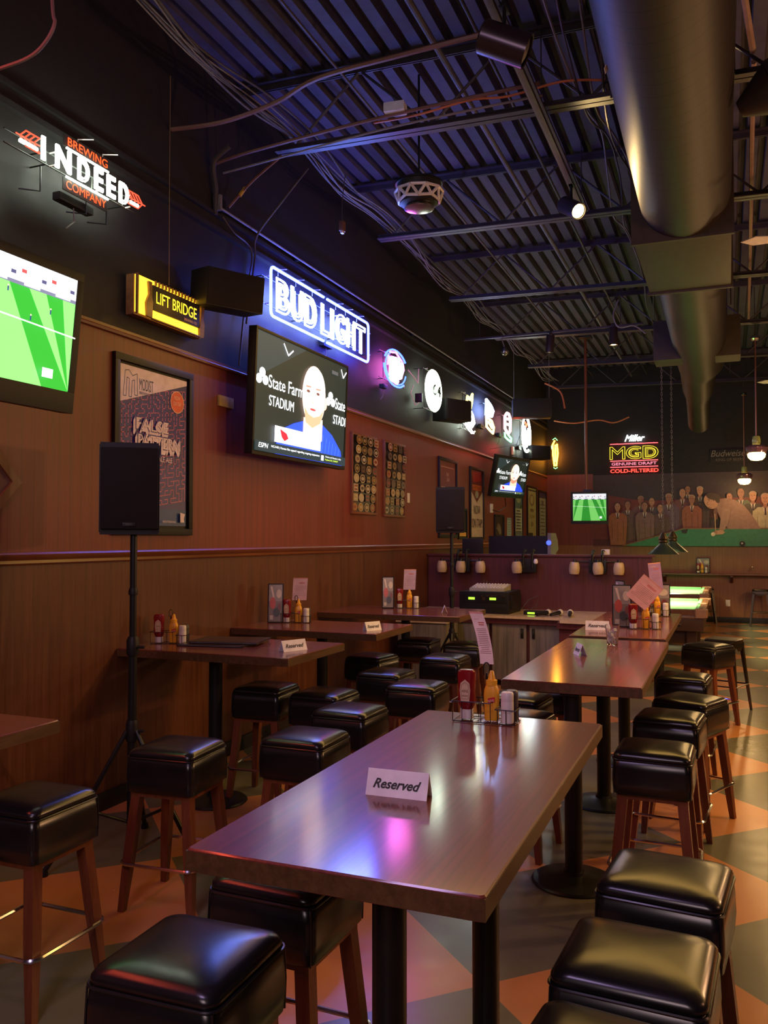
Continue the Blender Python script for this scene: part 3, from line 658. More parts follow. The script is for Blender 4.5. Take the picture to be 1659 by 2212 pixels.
for x in (-.9, -.55, -.2, .35, .6, .9): b = MB(); b.tube([(x, .2, -.05), (x, .262, -.05), (x+.03, .262, .03)], .004, M_white, 6); b.build('support_hook', t)
transformer(t, .2, -.2); 

for yy in (6.85, 7.45, 8.05, 8.7): lamp('neon_spill', 'POINT', (W+.2, yy, 4.06), 15, (.1, .16, 1), .02)
for yy, zz, pw, cc in ((9.77, 3.95, 2.5, (1, .1, .6)), (11.0, 3.85, 3, (.8, 1, .75)), (12.95, 3.8, 3, (1, .9, .5)), (14.2, 3.9, 2, (.5, .6, 1)), (15.5, 3.5, 7, (1, .05, .04)), (17.1, 3.9, 3, (.8, .8, 1)), (4.2, 4.15, 3, (.95, 1, .8)), (5.2, 3.55, 1.2, (1, .5, .05))): lamp('neon_spill', 'POINT', (W+.26, yy, zz), pw, cc, .02)
lamp('neon_spill', 'POINT', (-3.66, YF-.25, 3.75), 6, (1, .3, .05), .02)
# round red-white-blue sign
t = neon('neon_sign', 'round neon sign with a blue ring and red and white middle', 9.77, 3.935, .12)
e = [(.4*math.cos(a), .225*math.sin(a)) for a in [PI*2*i/30 for i in range(31)]]
tubes(t, [e[3:14], e[15:27]], N_ring, .012, 'neon_ring')
for q0, q1 in ((10, 20), (23, 30)): tubes(t, [[(x*.87, y*.87) for x, y in e[q0:q1]]], N_ring, .009, 'neon_inner_ring')
tubes(t, [[(-.2, .17), (.0, .2), (.2, .13)], [(-.25, .12), (-.28, .0)]], N_pink, .012, 'neon_red_swash')
tubes(t, [[(-.14, .12), (-.16, -.15), (.02, -.16)], [(-.05, .13), (-.07, -.1)], [(.05, .14), (.03, -.13)], [(.16, .1), (.2, .02), (.14, -.08), (.1, .0)]], E('neon_magenta_white', (1, .16, .75), 16), .036, 'neon_figure')
frame_bars(t, -.44, .44, (-.17, .16), .12, (-.3, .3)); transformer(t, -.25, -.26, -.07, .12, .05)
# oval 64
t = neon('neon_sign', 'glowing white oval sign with a black 64', 10.99, 3.85, .2)
b = MB(); b.lathe([(.0, -.02), (.31, -.02), (.325, 0), (.31, .02), (.2, .035), (.0, .04)], E('oval_glow', (.85, 1, .78), 5), 40, X=Matrix.Diagonal((1, .9, 1, 1)), cap=False); b.build('lit_oval', t)
a = Art(); a.text('64', -.19, -.08, .36, .16, (10, 12, 6), bold=.02); o = a.build('number', t); o.location = (0, 0, .05); o['label'] = 'black number 64'
frame_bars(t, -.3, .3, (-.27, .27), .2, (-.25,)); b = MB(); b.box(-.34, -.3, -.2, -.08, -.15, -.05, M_blkp, .005); b.tube([(-.32, -.2, -.1), (-.4, -.25, -.12), (-.5, -.1, -.15), (-.4, .02, -.15)], .006, M_white, 8)
b.tube([(-.33, .25, -.1), (-.36, .05, -.1), (-.4, .1, -.12), (-.55, .2, -.17)], .008, M_white, 8); b.build('power_supply', t)
# small crowded signs further along
t = neon('neon_sign', 'bright yellow and white neon guitar shaped sign with white script beneath', 12.98, 3.87, .13)
tubes(t, [[(.16, .28), (.02, .17), (-.12, .2), (-.16, .1), (-.02, .04), (-.04, -.04)], [(.16, .28), (.12, .12), (.02, .0)]], N_yelh, .02, 'neon_neck')
tubes(t, [[(-.04, -.04), (-.18, -.12), (-.17, -.24), (.1, -.26), (.24, -.18), (.16, -.08), (.04, -.02)], [(-.1, -.14), (.12, -.2)], [(-.1, -.2), (.14, -.14)]], N_wht2 if 0 else N_white, .026, 'neon_body')
tubes(t, [[(-.26, -.26), (-.1, -.31), (.04, -.29), (.2, -.34), (.3, -.31)], [(-.18, -.3), (.1, -.36), (.24, -.35)]], N_white, .009, 'neon_script')
frame_bars(t, -.3, .25, (-.32, .25), .13, (-.22,)); transformer(t, -.22, -.2)
t = neon('neon_sign', 'blue over warm yellow neon sign, right of the guitar shaped sign', 14.23, 3.93, .13)
tubes(t, [[(-.24, .26), (-.26, .0), (.12, .02), (.22, .12), (.05, .2), (-.24, .26)], [(-.12, .18), (-.12, .04)], [(.0, .16), (.02, .05)]], N_ice, .024, 'neon_blue_part')
tubes(t, [[(-.24, -.03), (-.22, -.2), (.0, -.24), (.2, -.27), (.26, -.16), (.1, -.06), (-.24, -.03)], [(-.1, -.1), (.14, -.18)]], E('neon_amber', (1, .55, .2), 4), .022, 'neon_amber_part')
frame_bars(t, -.28, .25, (-.2, .2), .13, (-.2,)); transformer(t, -.25, -.2)
t = neon('neon_sign', 'pink-white neon sign with a green foot', 15.5, 3.9, .13)
tubes(t, [[(-.2, .18), (-.05, .26), (.1, .26), (.22, .18), (.2, -.05), (.05, -.12), (-.2, -.05), (-.2, .18)], [(-.1, .15), (.1, .16)], [(-.1, .05), (.12, .06)]], E('neon_rose', (1, .3, .38), 6), .026, 'neon_crown')
tubes(t, [[(-.22, -.12), (-.2, -.2), (0, -.23), (.26, -.25), (.28, -.18), (.05, -.14)]], N_grn, .018, 'neon_foot')
frame_bars(t, -.3, .25, (-.2, .2), .13, (-.25,)); transformer(t, -.28, -.18)
t = neon('neon_sign', 'tall white oval neon sign edged with red, last on the side wall', 17.1, 3.94, .13)
tubes(t, [[(.36*math.cos(a), .35*math.sin(a)) for a in [PI*2*i/24 for i in range(25)]]], N_white, .022, 'neon_ring')
tubes(t, [[(-.2, .15), (.0, -.24), (.2, .15)], [(-.15, -.05), (.15, -.05)], [(-.2, -.15), (.2, -.12)], [(-.18, .05), (.2, .07)]], E('neon_sky', (.6, .85, 1), 9), .028, 'neon_letter')
tubes(t, [[(-.1, .25), (.0, .16), (.1, .25)]], N_red, .012, 'neon_red_part'); frame_bars(t, -.4, .4, (-.25, .25), .13, (-.38,)); transformer(t, -.3, -.3)
t = on_far('neon_sign', 'narrow orange and yellow neon cactus shaped sign in the far corner', 'neon sign', -3.7, 3.8, .1, YF, 'neon signs on the wall')
tubes(t, [[(-.01, .3), (-.06, .2), (-.05, -.05), (-.02, -.3)], [(.04, .22), (.06, .0), (.02, -.3)], [(0, .2), (0, -.2)]], E('neon_fire', (1, .34, .02), 20), .02, 'neon_stem')
tubes(t, [[(-.06, .32), (0, .36), (.05, .3)], [(-.08, .1), (-.09, .18)], [(-.04, -.33), (.0, -.36), (.05, -.33)]], N_grn, .008, 'neon_green_edge'); frame_bars(t, -.06, .06, (-.3, .25), .1, (0,))
# MGD sign on the far wall
t = on_far('neon_sign', 'large red and yellow neon letter sign on the far wall above the mural', 'neon sign', -1.94, 3.62, .06, YF, 'neon signs on the wall')
ntext(t, 'Miller', -.2, .39, .44, .15, N_wht2, .02, 'neon_script', .4)
M1 = E('neon_mgd_yellow', (1, .78, .05), 1.5)
for c, x, w in (('M', -.53, .34), ('G', -.17, .33), ('D', .19, .34)): ntext(t, c, x, -.01, w, .29, M1, .011, 'neon_letter')
for c, x, w in (('G', -.1, .2), ('D', .27, .19)): ntext(t, c, x, .045, w, .18, M1, .011, 'neon_inner_letter')
tubes(t, [[(-.52, .34), (.52, .34)], [(-.52, -.045), (.52, -.045)], [(-.52, -.185), (.52, -.185)]], E('neon_red_line', (1, .05, .06), 6), .008, 'neon_line')
a = Art(1.2); a.text('GENUINE DRAFT', -.49, -.145, .98, .065, (255, 140, 165), bold=.012); a.build('pink_letters', t)['label'] = 'small pink letters'
a = Art(3); a.text('COLD-FILTERED', -.52, -.315, 1.05, .085, (255, 60, 50), bold=.02); a.build('red_letters', t)['label'] = 'glowing red letters'
frame_bars(t, -.55, .55, (-.33, .36), .06, (-.4, .4))
t = on_far('unlit_sign', 'unlit grey script sign hanging on the dark far wall right of the duct', 'sign', .08, 3.6, .05)
b = MB(); b.box(-.42, .42, -.14, .15, -.03, -.01, M_black, .004); b.build('back_plate', t)
a = Art(); a.text('Budweiser', -.4, 0, .78, .14, (120, 112, 105), .3); a.text('KING OF BEERS', -.3, -.1, .56, .06, (95, 85, 80)); a.build('script', t)
# warm and cool neon spill lamps stand in their tubes' own glow; wires and conduit on the black wall
b = MB(); pts = [(W+.06, 5.9, 4.56)]+[(W+.06, y, 4.56) for y in range(7, 19, 2)]; b.tube(pts, .011, M_cable, 8)
for y in (7.3, 8.4, 10.6, 12.6, 15): b.box(W, W+.06, y-.02, y+.02, 4.54, 4.58, M_blkm)
tag(b.build('wall_conduit'), 'thin pale conduit running along the black wall above the neon signs', 'conduit')
# ------------------------------------------------------------------ wall speakers
def wspk(y, z, w, h, d, yaw, label, tilt=0):
    t = on_left('wall_speaker', label, 'speaker', y, z, .26, 'black speakers on the wall', tilt, yaw)
    b = MB(); b.box(-w/2, w/2, -h/2, h/2, -d/2, d/2-.012, M_blkp, .008); b.build('cabinet', t)
    b = MB(); b.box(-w/2+.01, w/2-.01, -h/2+.01, h/2-.01, d/2-.012, d/2, M_grille, .004); b.build('grille', t)
    b = MB(); b.box(-.03, .03, -.04, .04, -.24, -d/2, M_blkm); b.build('bracket', t, smooth=False)
wspk(5.72, 3.78, .5, .29, .3, -.5, 'black wall speaker between the yellow wood sign and the blue neon', .12)
wspk(11.65, 3.66, .5, .3, .3, -.5, 'black wall speaker between the 64 oval and the guitar neon')
wspk(17.5, 3.6, .5, .28, .3, -.7, 'black wall speaker below and right of the tall white oval neon')
t = thing('hanging_speaker', 'black box speaker hanging by cables from the ceiling above the far neon signs', 'speaker', (-3.1, 14.4, 4.05), .3)
b = MB(); b.box(-.33, .33, -.15, .15, -.16, .16, M_blkp, .008); b.build('cabinet', t)
b = MB(); b.tube([(-.3, 0, .16), (-.3, 0, 1.2)], .004, M_cable, 6); b.tube([(.3, 0, .16), (.3, 0, 1.2)], .004, M_cable, 6); b.tube([(-.1, 0, -.16), (-.25, .1, -.6), (-.7, .4, -.65)], .005, M_cable, 6); b.build('cable', t)
# ------------------------------------------------------------------ framed posters and wall items
def poster(name, label, y0, y1, z0, z1, art, fr=.04, cat='poster', ins=None, fm=None, grp='framed posters on the side wall'):
    t = on_left(name, label, cat, (y0+y1)/2, (z0+z1)/2, 0, grp); w, h = y1-y0, z1-z0
    b = MB(); m = fm or M_frame
    if fr:
        for (a0, a1, c0, c1) in ((-w/2, w/2, -h/2, -h/2+fr), (-w/2, w/2, h/2-fr, h/2), (-w/2, -w/2+fr, -h/2+fr, h/2-fr), (w/2-fr, w/2, -h/2+fr, h/2-fr)): b.box(a0, a1, c0, c1, 0, .03, m, .004)
        b.build('frame', t)
        b = MB(); b.box(-w/2+fr*.5, w/2-fr*.5, -h/2+fr*.5, h/2-fr*.5, .001, .008, M_frame); b.build('backing', t, smooth=False)
    o = art(w-2*fr, h-2*fr).build('print', t); o.location = (0, 0, .01 if fr else .002); return t
def modist(w, h):
    a = Art(rough=.35); w *= 1.0
    pur, pink, wh = (62, 56, 128), (205, 112, 150), (232, 212, 228)
    X0, Y0, PW, PH = -w/2+.02, -h/2+.02, w-.04, h-.04
    a.rect(X0, Y0, PW, PH, pur)
    rnd = random.Random(3); cs = .034; nx, ny = int(PW/cs), int(PH*.83/cs)
    # maze: random spanning walls
    seen = {(0, 0)}; stack = [(0, 0)]; openw = set()
    while stack:
        x, y = stack[-1]; nb = [(x+dx, y+dy) for dx, dy in ((1, 0), (-1, 0), (0, 1), (0, -1)) if 0 <= x+dx < nx and 0 <= y+dy < ny and (x+dx, y+dy) not in seen]
        if nb: q = rnd.choice(nb); openw.add(((x, y), q)); seen.add(q); stack.append(q)
        else: stack.pop()
    y00 = Y0+PH*.115; w_ = a.lay(); m = a.M(pink)
    sx, sy = PW/nx, PH*.78/ny
    for ((x, y), (p, q)) in openw:
        c = [X0+(x+.5)*sx, y00+(y+.5)*sy, X0+(p+.5)*sx, y00+(q+.5)*sy]; d = .0035
        x0_, x1_ = sorted((c[0], c[2])); y0_, y1_ = sorted((c[1], c[3]))
        def sk(px): return .14*(px)
        a.b.add([(x0_-d, y0_-d+sk(x0_), w_), (x1_+d, y0_-d+sk(x1_), w_), (x1_+d, y1_+d+sk(x1_), w_), (x0_-d, y1_+d+sk(x0_), w_)], [(0, 1, 2, 3)], m)
    a.rect(X0, Y0, PW, PH*.11, (42, 72, 135))
    a.poly([(X0, Y0+PH), (X0, Y0+PH*.765), (X0+PW, Y0+PH*.97), (X0+PW, Y0+PH)], wh)
    # mark
    ox, oy = X0+.03, Y0+PH*.805; navy = (70, 80, 130)
    for pl in ([(0, 0), (.02, .2), (.06, .21), (.1, .17), (.15, .195), (.155, .02), (.125, .02), (.12, .14), (.095, .13), (.09, 0), (.06, 0), (.065, .14), (.04, .15), (.03, 0), (0, 0)],): a.line([(ox+x, oy+y*.9) for x, y in pl], .006, navy)
    a.text('MODIST', ox+.175, oy+.065, .16, .085, (60, 70, 105)); a.text('BREWING CO', ox+.175, oy+.035, .16, .02, (90, 90, 120))
    a.ell(X0+PW*.84, Y0+PH*.84, .085, .085, (245, 215, 200), 32); a.ell(X0+PW*.84, Y0+PH*.84, .08, .08, (225, 105, 75), 32)
    a.text('NOW', X0+PW*.84-.035, Y0+PH*.855, .07, .03, (245, 200, 180)); a.text('ON TAP', X0+PW*.84-.05, Y0+PH*.815, .1, .03, (245, 200, 180))
    for s_, y, x, ww in (('FALSE', .605, .2, .5), ('PATTERN', .5, .22, .66)):
        for k in range(7): a.text(s_, X0+PW*x-.004*k, Y0+PH*y-.006*k, PW*ww, .1, wh)
        a.text(s_, X0+PW*x, Y0+PH*y, PW*ww, .1, pur)
        a.text(s_, X0+PW*x+.008, Y0+PH*y+.006, PW*ww-.014, .085, wh if 0 else (236, 214, 216))
    a.text('PALE ALE', X0+PW*.5, Y0+PH*.42, .19, .038, wh)
    mx, my = X0+PW*.88, Y0+PH*.025; a.poly([(mx, my), (mx+.05, my), (mx+.045, my+.03), (mx+.06, my+.065), (mx, my+.075)], wh); a.text('MODISTBREWING', X0+PW*.6, Y0+PH*.02, .16, .016, wh)
    return a
poster('framed_poster', 'purple maze beer poster with a pale top and a round orange badge', 4.68, 5.6, 1.85, 3.12, modist, .05)
def coasters(seed):
    def f(w, h):
        a = Art(rough=.3); a.rect(-w/2, -h/2, w, h, (28, 20, 20)); r = random.Random(seed); nx = 4; ny = 8
        cols = [(165, 145, 115), (130, 45, 40), (140, 115, 65), (85, 65, 58), (175, 160, 140), (50, 50, 55), (150, 110, 45), (110, 88, 80), (60, 30, 30), (40, 34, 34)]
        for j in range(ny):
            for i in range(nx):
                x = -w/2+(i+.5)*w/nx+r.uniform(-.008, .008); y = -h/2+(j+.5)*h/ny; c = r.choice(cols); c2 = r.choice(cols); R = w/nx*.45; Q = h/ny*.46
                if r.random() < .7: a.ell(x, y, R, Q, c, 20); a.ell(x, y, R*.8, Q*.8, c2, 18); a.ell(x, y, R*.55, Q*.4, c, 12)
                else: a.rect(x-R*.85, y-Q*.85, R*1.7, Q*1.7, c); a.rect(x-R*.6, y-Q*.6, R*1.2, Q*1.2, c2); a.rect(x-R*.5, y-Q*.2, R, Q*.4, c)
        return a
    return f
poster('coaster_display', 'framed beer coaster collage nearer the large television', 8.65, 9.38, 2.1, 3.03, coasters(4), .03, 'framed display', fm=M_trimw, grp='framed coaster collages')
poster('coaster_display', 'framed beer coaster collage nearer the light switch', 9.62, 10.35, 2.09, 3.04, coasters(9), .03, 'framed display', fm=M_trimw, grp='framed coaster collages')
t = on_left('wall_outlet', 'small pale wall plate right of the coaster collages', 'outlet', 10.52, 2.36); b = MB(); b.box(-.04, .04, -.065, .065, 0, .01, M_white, .003); b.build('plate', t); b = MB(); b.box(-.012, .012, -.02, .02, .01, .016, M_paper, .002); b.build('switch', t)
def redb(w, h):
    a = Art(rough=.3); a.rect(-w/2, -h/2, w, h, (95, 28, 28)); a.line([(-w*.42, h*.42), (w*.42, h*.42), (w*.42, -h*.42)], .01, (200, 150, 140))
    a.text('Red', -.07, h*.3, .12, .06, (210, 180, 175), .3); a.text('Bull', -.05, h*.23, .13, .06, (210, 180, 175), .3); a.text('RED BULL', -.3, h*.06, .6, .1, (215, 190, 185)); a.text('SUMMER EDITION', -.25, h*.01, .5, .04, (160, 90, 85)); return a
poster('framed_poster', 'dark red framed poster above the far loudspeaker', 11.76, 12.66, 1.83, 3.03, redb, .05)
def orange(w, h): a = Art(); a.rect(-w/2, -h/2, w, h, (25, 18, 18)); a.rect(-w/2, -h*.46, w, h*.14, (215, 160, 70)); return a
poster('framed_poster', 'low dark frame with an orange stripe behind the far loudspeaker', 12.72, 13.2, 1.81, 2.3, orange, .03)
def nowtap(w, h):
    a = Art(rough=.35); a.rect(-w/2, -h/2, w, h, (205, 170, 165)); a.rect(-w/2, h*.18, w, h*.32, (90, 30, 25)); a.poly([(-w/2, h*.2), (w/2, h*.2), (0, h*.02)], (110, 45, 30))
    a.poly([(-w*.36, h*.28), (w*.4, h*.28), (w*.36, h*.2), (-w*.32, h*.2)], (190, 90, 30)); a.text('NITRO', -w*.28, h*.215, w*.58, .05, (70, 20, 15)); a.ell(0, h*.14, w*.14, h*.06, (160, 150, 145))
    a.poly([(-w*.42, h*.47), (w*.3, h*.48), (w*.42, h*.36), (-w*.3, h*.31)], (150, 25, 22)); a.text('NOW', -w*.25, -h*.16, w*.52, .15, (60, 45, 50)); a.text('ON TAP!', -w*.4, -h*.36, w*.82, .15, (60, 45, 50)); return a
poster('framed_poster', 'pale tall poster reading NOW ON TAP! with a dark top', 13.38, 14.22, 1.8, 3.01, nowtap, .045)
def photo_dark(w, h): a = Art(rough=.3); a.rect(-w/2, -h/2, w, h, (45, 35, 32)); a.poly([(-w*.3, h*.05), (-w*.1, h*.3), (w*.2, h*.1), (w*.3, -h*.15), (w*.05, -h*.2)], (120, 105, 95)); a.poly([(-w*.3, -h*.3), (w*.05, -h*.32), (0, -h*.42), (-w*.28, -h*.42)], (110, 100, 92)); return a
poster('framed_photograph', 'small dark framed photograph under the tilted television', 14.95, 15.65, 1.71, 2.26, photo_dark, .05, 'photograph')
def lines(bg, top, ink, rows, topc2=None, seed=1):
    def f(w, h):
        a = Art(); a.rect(-w/2, -h/2, w, h, bg); a.rect(-w/2, h*(.5-top), w, h*top, topc2 or (110, 125, 130)); r = random.Random(seed)
        for i in range(rows):
            ww = w*r.uniform(.4, .8); a.rect(-ww/2, h*(.5-top)-(i+1)*h*(.92-top)/(rows+.5), ww, h*.022, ink)
        return a
    return f
poster('wall_notice', 'narrow unframed blue-white notice right of the small dark photograph', 15.94, 16.3, 1.7, 2.22, lines((150, 160, 170), .1, (90, 110, 130), 9, (120, 135, 150)), 0, 'notice')
def p3(w, h):
    a = lines((185, 175, 165), .44, (60, 50, 50), 8, (90, 110, 115))(w, h); a.ell(0, h*.3, w*.34, h*.14, (160, 150, 125)); a.rect(-w/2, -h/2, w, h*.12, (110, 115, 115)); a.poly([(w*.1, h*.07), (w/2, h*.07), (w/2, h*.18)], (70, 90, 50)); return a
poster('framed_poster', 'tall poster with a blue-grey top and a pale round shape, below the tilted television', 16.5, 17.22, 1.8, 2.92, p3, .03)
def p4(w, h):
    a = Art(); a.rect(-w/2, -h/2, w, h, (175, 155, 115)); a.rect(-w/2, h*.44, w, h*.03, (60, 35, 30)); a.ell(0, h*.26, w*.28, h*.12, (130, 100, 75)); a.ell(0, h*.27, w*.18, h*.08, (185, 160, 125)); a.rect(-w*.2, h*.03, w*.4, h*.06, (120, 90, 60)); a.text('ON TAP', -w*.25, -h*.1, w*.5, h*.07, (120, 90, 60)); a.ell(0, -h*.22, w*.16, h*.05, (140, 115, 80)); a.rect(-w*.4, -h*.46, w*.5, h*.07, (55, 35, 25)); return a
poster('framed_poster', 'beige tall poster with a brown crest and curled bottom corner', 17.66, 18.6, 1.78, 2.94, p4, .04)
def p5(w, h):
    a = lines((165, 160, 155), .12, (90, 85, 90), 10, (70, 50, 95))(w, h); a.rect(-w/2, -h/2, w, h*.07, (70, 50, 95)); a.ell(0, h*.26, w*.15, h*.05, (110, 100, 110)); return a
poster('framed_poster', 'pale poster with purple top and bottom bands, last before the far corner', 18.83, 19.68, 1.76, 2.9, p5, .04)
# diamond picture at the left edge
t = on_left('diamond_picture', 'diamond-shaped wood framed picture at the left edge of the wall', 'picture', 3.4, 2.16, 0)
b = MB(); X = RZ(PI/4); s_ = .325
for k in range(4): b.prism([(-s_, -s_), (s_, -s_), (s_-.05, -s_+.05), (-s_+.05, -s_+.05)], 0, .03, M_kept, X @ RZ(k*PI/2))
b.build('frame', t)
a = Art(); a.rect(-.28, -.28, .56, .56, (176, 130, 105)); a.poly([(.0, -.28), (.28, -.28), (.28, .02)], (120, 85, 70)); a.line([(.1, .05), (.2, .12), (.26, .02)], .01, (90, 65, 60)); a.rect(.12, -.1, .1, .12, (205, 160, 125)); o = a.build('photo', t); o.rotation_euler = (0, 0, PI/4); o.location = (0, 0, .01)
# outlets and boxes on the wall
for (y, z, l) in ((14.75, 2.36, 'white outlet plate with a plug below the tilted television'), (16.4, 3.55, 'white box on the black wall left of the tall oval neon')):
    t = on_left('outlet_box', l, 'outlet', y, z); b = MB(); b.box(-.06, .06, -.08, .08, 0, .03, M_white, .004); b.build('plate', t)
b = MB(); b.tube([(W+.03, 14.75, 2.33), (W+.08, 15.0, 2.3), (W+.14, 15.3, 2.42), (W+.2, 15.0, 2.55)], .008, M_blkp, 8); tag(b.build('power_cord'), 'black power cord looping from the tilted television to the outlet', 'cord')
b = MB(); b.box(W, W+.02, 5.98, 6.2, 2.93, 3.02, mat('brass_tape', (.4, .28, .08), .4), .002); tag(b.build('wall_plate'), 'small yellow plate on the wall at the left edge of the large television', 'plate')
# ------------------------------------------------------------------ mural on the far wall
def mural():
    t = on_far('mural', 'wide painted mural of suited men watching a player lean over a green pool table', 'mural', 0, 0, .014)
    a = Art(rough=.55); X0, X1, Z0, Z1 = -2.86, 3.2, 1.65, 3.27
    a.rect(X0, Z0, X1-X0, Z1-Z0, (58, 42, 48)); a.poly([(X0, Z0), (X1, Z0), (X1, 2.75), (1.0, 2.72), (-.97, 2.68), (-1.6, 2.66), (-2.0, 2.7), (-2.86, 2.87)], (112, 48, 42))
    a.poly([(X0, Z0), (-1.0, Z0), (-1.0, 1.9), (-1.6, 2.0), (-2.3, 1.8), (X0, 1.8)], (84, 34, 30))
    a.poly([(-2.3, Z0), (-2.3, 2.0), (-1, 2.25), (.8, 2.3), (X1, 2.2), (X1, Z0)], (70, 52, 50))
    skin, skin2 = (178, 122, 100), (150, 98, 82)
    men = [(-1.802, 2.693, 1.0, (110, 72, 78)), (-1.566, 2.659, 1, (84, 72, 74)), (-.806, 2.913, .9, (96, 60, 66)), (-.552, 2.878, 1.05, (74, 50, 52)), (-2.082, 2.592, 1, (104, 70, 70)),
           (-.913, 2.841, 1.1, (108, 62, 66)), (-1.201, 2.728, 1.1, (100, 70, 92)), (.045, 2.734, .95, (110, 95, 80)), (.274, 2.817, 1.15, (92, 98, 80)), (.511, 2.74, 1.15, (76, 62, 56)), (1.0, 2.8, 1.1, (70, 60, 60)),
           (-1.382, 2.507, 1.0, (92, 58, 62)), (-.72, 2.689, 1.05, (140, 74, 58)), (-2.3, 2.549, 1.05, (150, 84, 56)), (-1.711, 2.556, 1.05, (122, 84, 88)), (.75, 2.679, 1.3, (170, 150, 125)), (1.35, 2.7, 1.2, (96, 80, 74))]
    for i, (x, z, s, c) in enumerate(men):
        W_ = .19*s; base = max(Z0+.02, z-.95*s); dark = tuple(int(v*.72) for v in c)
        a.poly([(x-W_*.8, base), (x-W_*1.05, z-.36*s), (x-W_, z-.22*s), (x-W_*.6, z-.15*s), (x+W_*.6, z-.15*s), (x+W_, z-.22*s), (x+W_*1.05, z-.36*s), (x+W_*.85, base)], c)
        a.line([(x-W_*.62, z-.3*s), (x-W_*.6, base+.1)], .012, dark); a.line([(x+W_*.62, z-.3*s), (x+W_*.62, base+.1)], .012, dark); a.line([(x, z-.34*s), (x, base+.1)], .01, dark)
        a.poly([(x-.045*s, z-.14*s), (x+.045*s, z-.14*s), (x, z-.3*s)], (200, 180, 175)); a.poly([(x-.012*s, z-.16*s), (x+.012*s, z-.16*s), (x+.014*s, z-.28*s), (x-.014*s, z-.28*s)], (60, 30, 36))
        a.rect(x-.03*s, z-.16*s, .06*s, .08*s, skin2); a.ell(x, z+.03*s, .066*s, .055*s, (62, 44, 42) if i % 3 else (160, 130, 115), 16); a.ell(x, z-.02*s, .058*s, .085*s, skin if i % 2 else skin2, 18)
        for e_ in (-.024, .022): a.ell(x+e_*s, z, .012*s, .006*s, (70, 45, 42), 8)
        a.line([(x, z-.005*s), (x-.006*s, z-.035*s)], .006*s, (130, 80, 68)); a.line([(x-.02*s, z-.06*s), (x+.02*s, z-.06*s)], .006*s, (120, 60, 55))
    # cloth
    g = (52, 112, 86); a.poly([(-2.15, Z0), (-.9, 2.03), (X1, 2.03), (X1, Z0)], g); a.line([(-2.2, Z0), (-.9, 2.035), (X1, 2.035)], .025, (120, 80, 60)); a.poly([(-.95, 2.0), (-.8, 2.03), (-.83, 1.93), (-.92, 1.93)], (40, 30, 30))
    # player leaning in
    cr = (140, 102, 94)
    a.poly([(-.2, 2.66), (-.02, 2.69), (.15, 2.65), (.34, 2.52), (.5, 2.3), (.66, 2.02), (.02, 2.02), (-.12, 2.2), (-.2, 2.4), (-.24, 2.5)], cr)
    a.poly([(-.1, 2.5), (.1, 2.4), (-.02, 2.1), (-.06, 2.0), (-.17, 1.98), (-.14, 2.2)], (150, 112, 102)); a.line([(.08, 2.45), (0, 2.05)], .014, (120, 85, 78)); a.poly([(-.24, 2.5), (-.2, 2.45), (-.2, 2.24), (-.26, 2.2), (-.28, 2.4)], (110, 70, 64))
    a.ell(-.33, 2.62, .13, .17, (182, 130, 108), 26, .5); a.ell(-.28, 2.73, .15, .075, (70, 50, 44), 22, -.25); a.ell(-.2, 2.67, .05, .09, (70, 50, 44), 14, .3)
    a.line([(-.37, 2.64), (-.41, 2.56), (-.37, 2.55)], .01, (130, 85, 70)); a.ell(-.36, 2.655, .018, .008, (60, 40, 38), 8); a.ell(-.27, 2.64, .018, .008, (60, 40, 38), 8); a.line([(-.38, 2.5), (-.31, 2.49)], .01, (120, 60, 52)); a.line([(-.4, 2.67), (-.34, 2.68)], .01, (70, 48, 42))
    a.line([(-.25, 2.35), (-.24, 1.98)], .016, (190, 150, 110))
    a.poly([(-.22, 1.99), (-.1, 2.0), (-.05, 1.95), (-.1, 1.91), (-.24, 1.9), (-.28, 1.94)], (185, 135, 112)); 
    for k in range(4): a.line([(-.2, 1.93+.014*k), (-.29, 1.925+.013*k)], .01, (160, 108, 90))
    a.ell(-.29, 1.91, .045, .045, (205, 180, 160), 20); a.ell(-.3, 1.92, .02, .018, (225, 205, 190), 12); a.ell(.29, 1.705, .06, .06, (24, 20, 22), 24); a.ell(.285, 1.715, .018, .018, (180, 175, 165), 12)
    a.build('painting', t)
    b = MB(); b.box(X0, X1, Z0-.02, Z0, -.012, .004, M_trimw); b.build('lower_edge', t, smooth=False)
mural()
# ------------------------------------------------------------------ far ledge
t = thing('wall_ledge', 'long wooden drink ledge under the mural on the far wall', 'ledge', (1.0, YF, 0))
b = MB(); b.box(-2.4, 3.2, -.34, 0, 1.03, 1.065, M_trimw, .005); b.build('shelf_board', t)
for x in (-2.3, -.93, .42, 1.8):
    b = MB(); b.prism([(0, 0), (0, -.17), (-.04, -.17), (-.28, -.04), (-.28, 0)], -.03, .03, M_half, T(x-0, 0, 1.03) @ Matrix(((0, 0, 1, 0), (1, 0, 0, 0), (0, 1, 0, 0), (0, 0, 0, 1)))); b.build('bracket', t, smooth=False)
t = on_far('outlet_plate', 'pale outlet plate low on the far wall between the metal stools', 'outlet', -.01, .42); b = MB(); b.box(-.045, .045, -.07, .07, 0, .012, M_white, .003); b.build('plate', t)
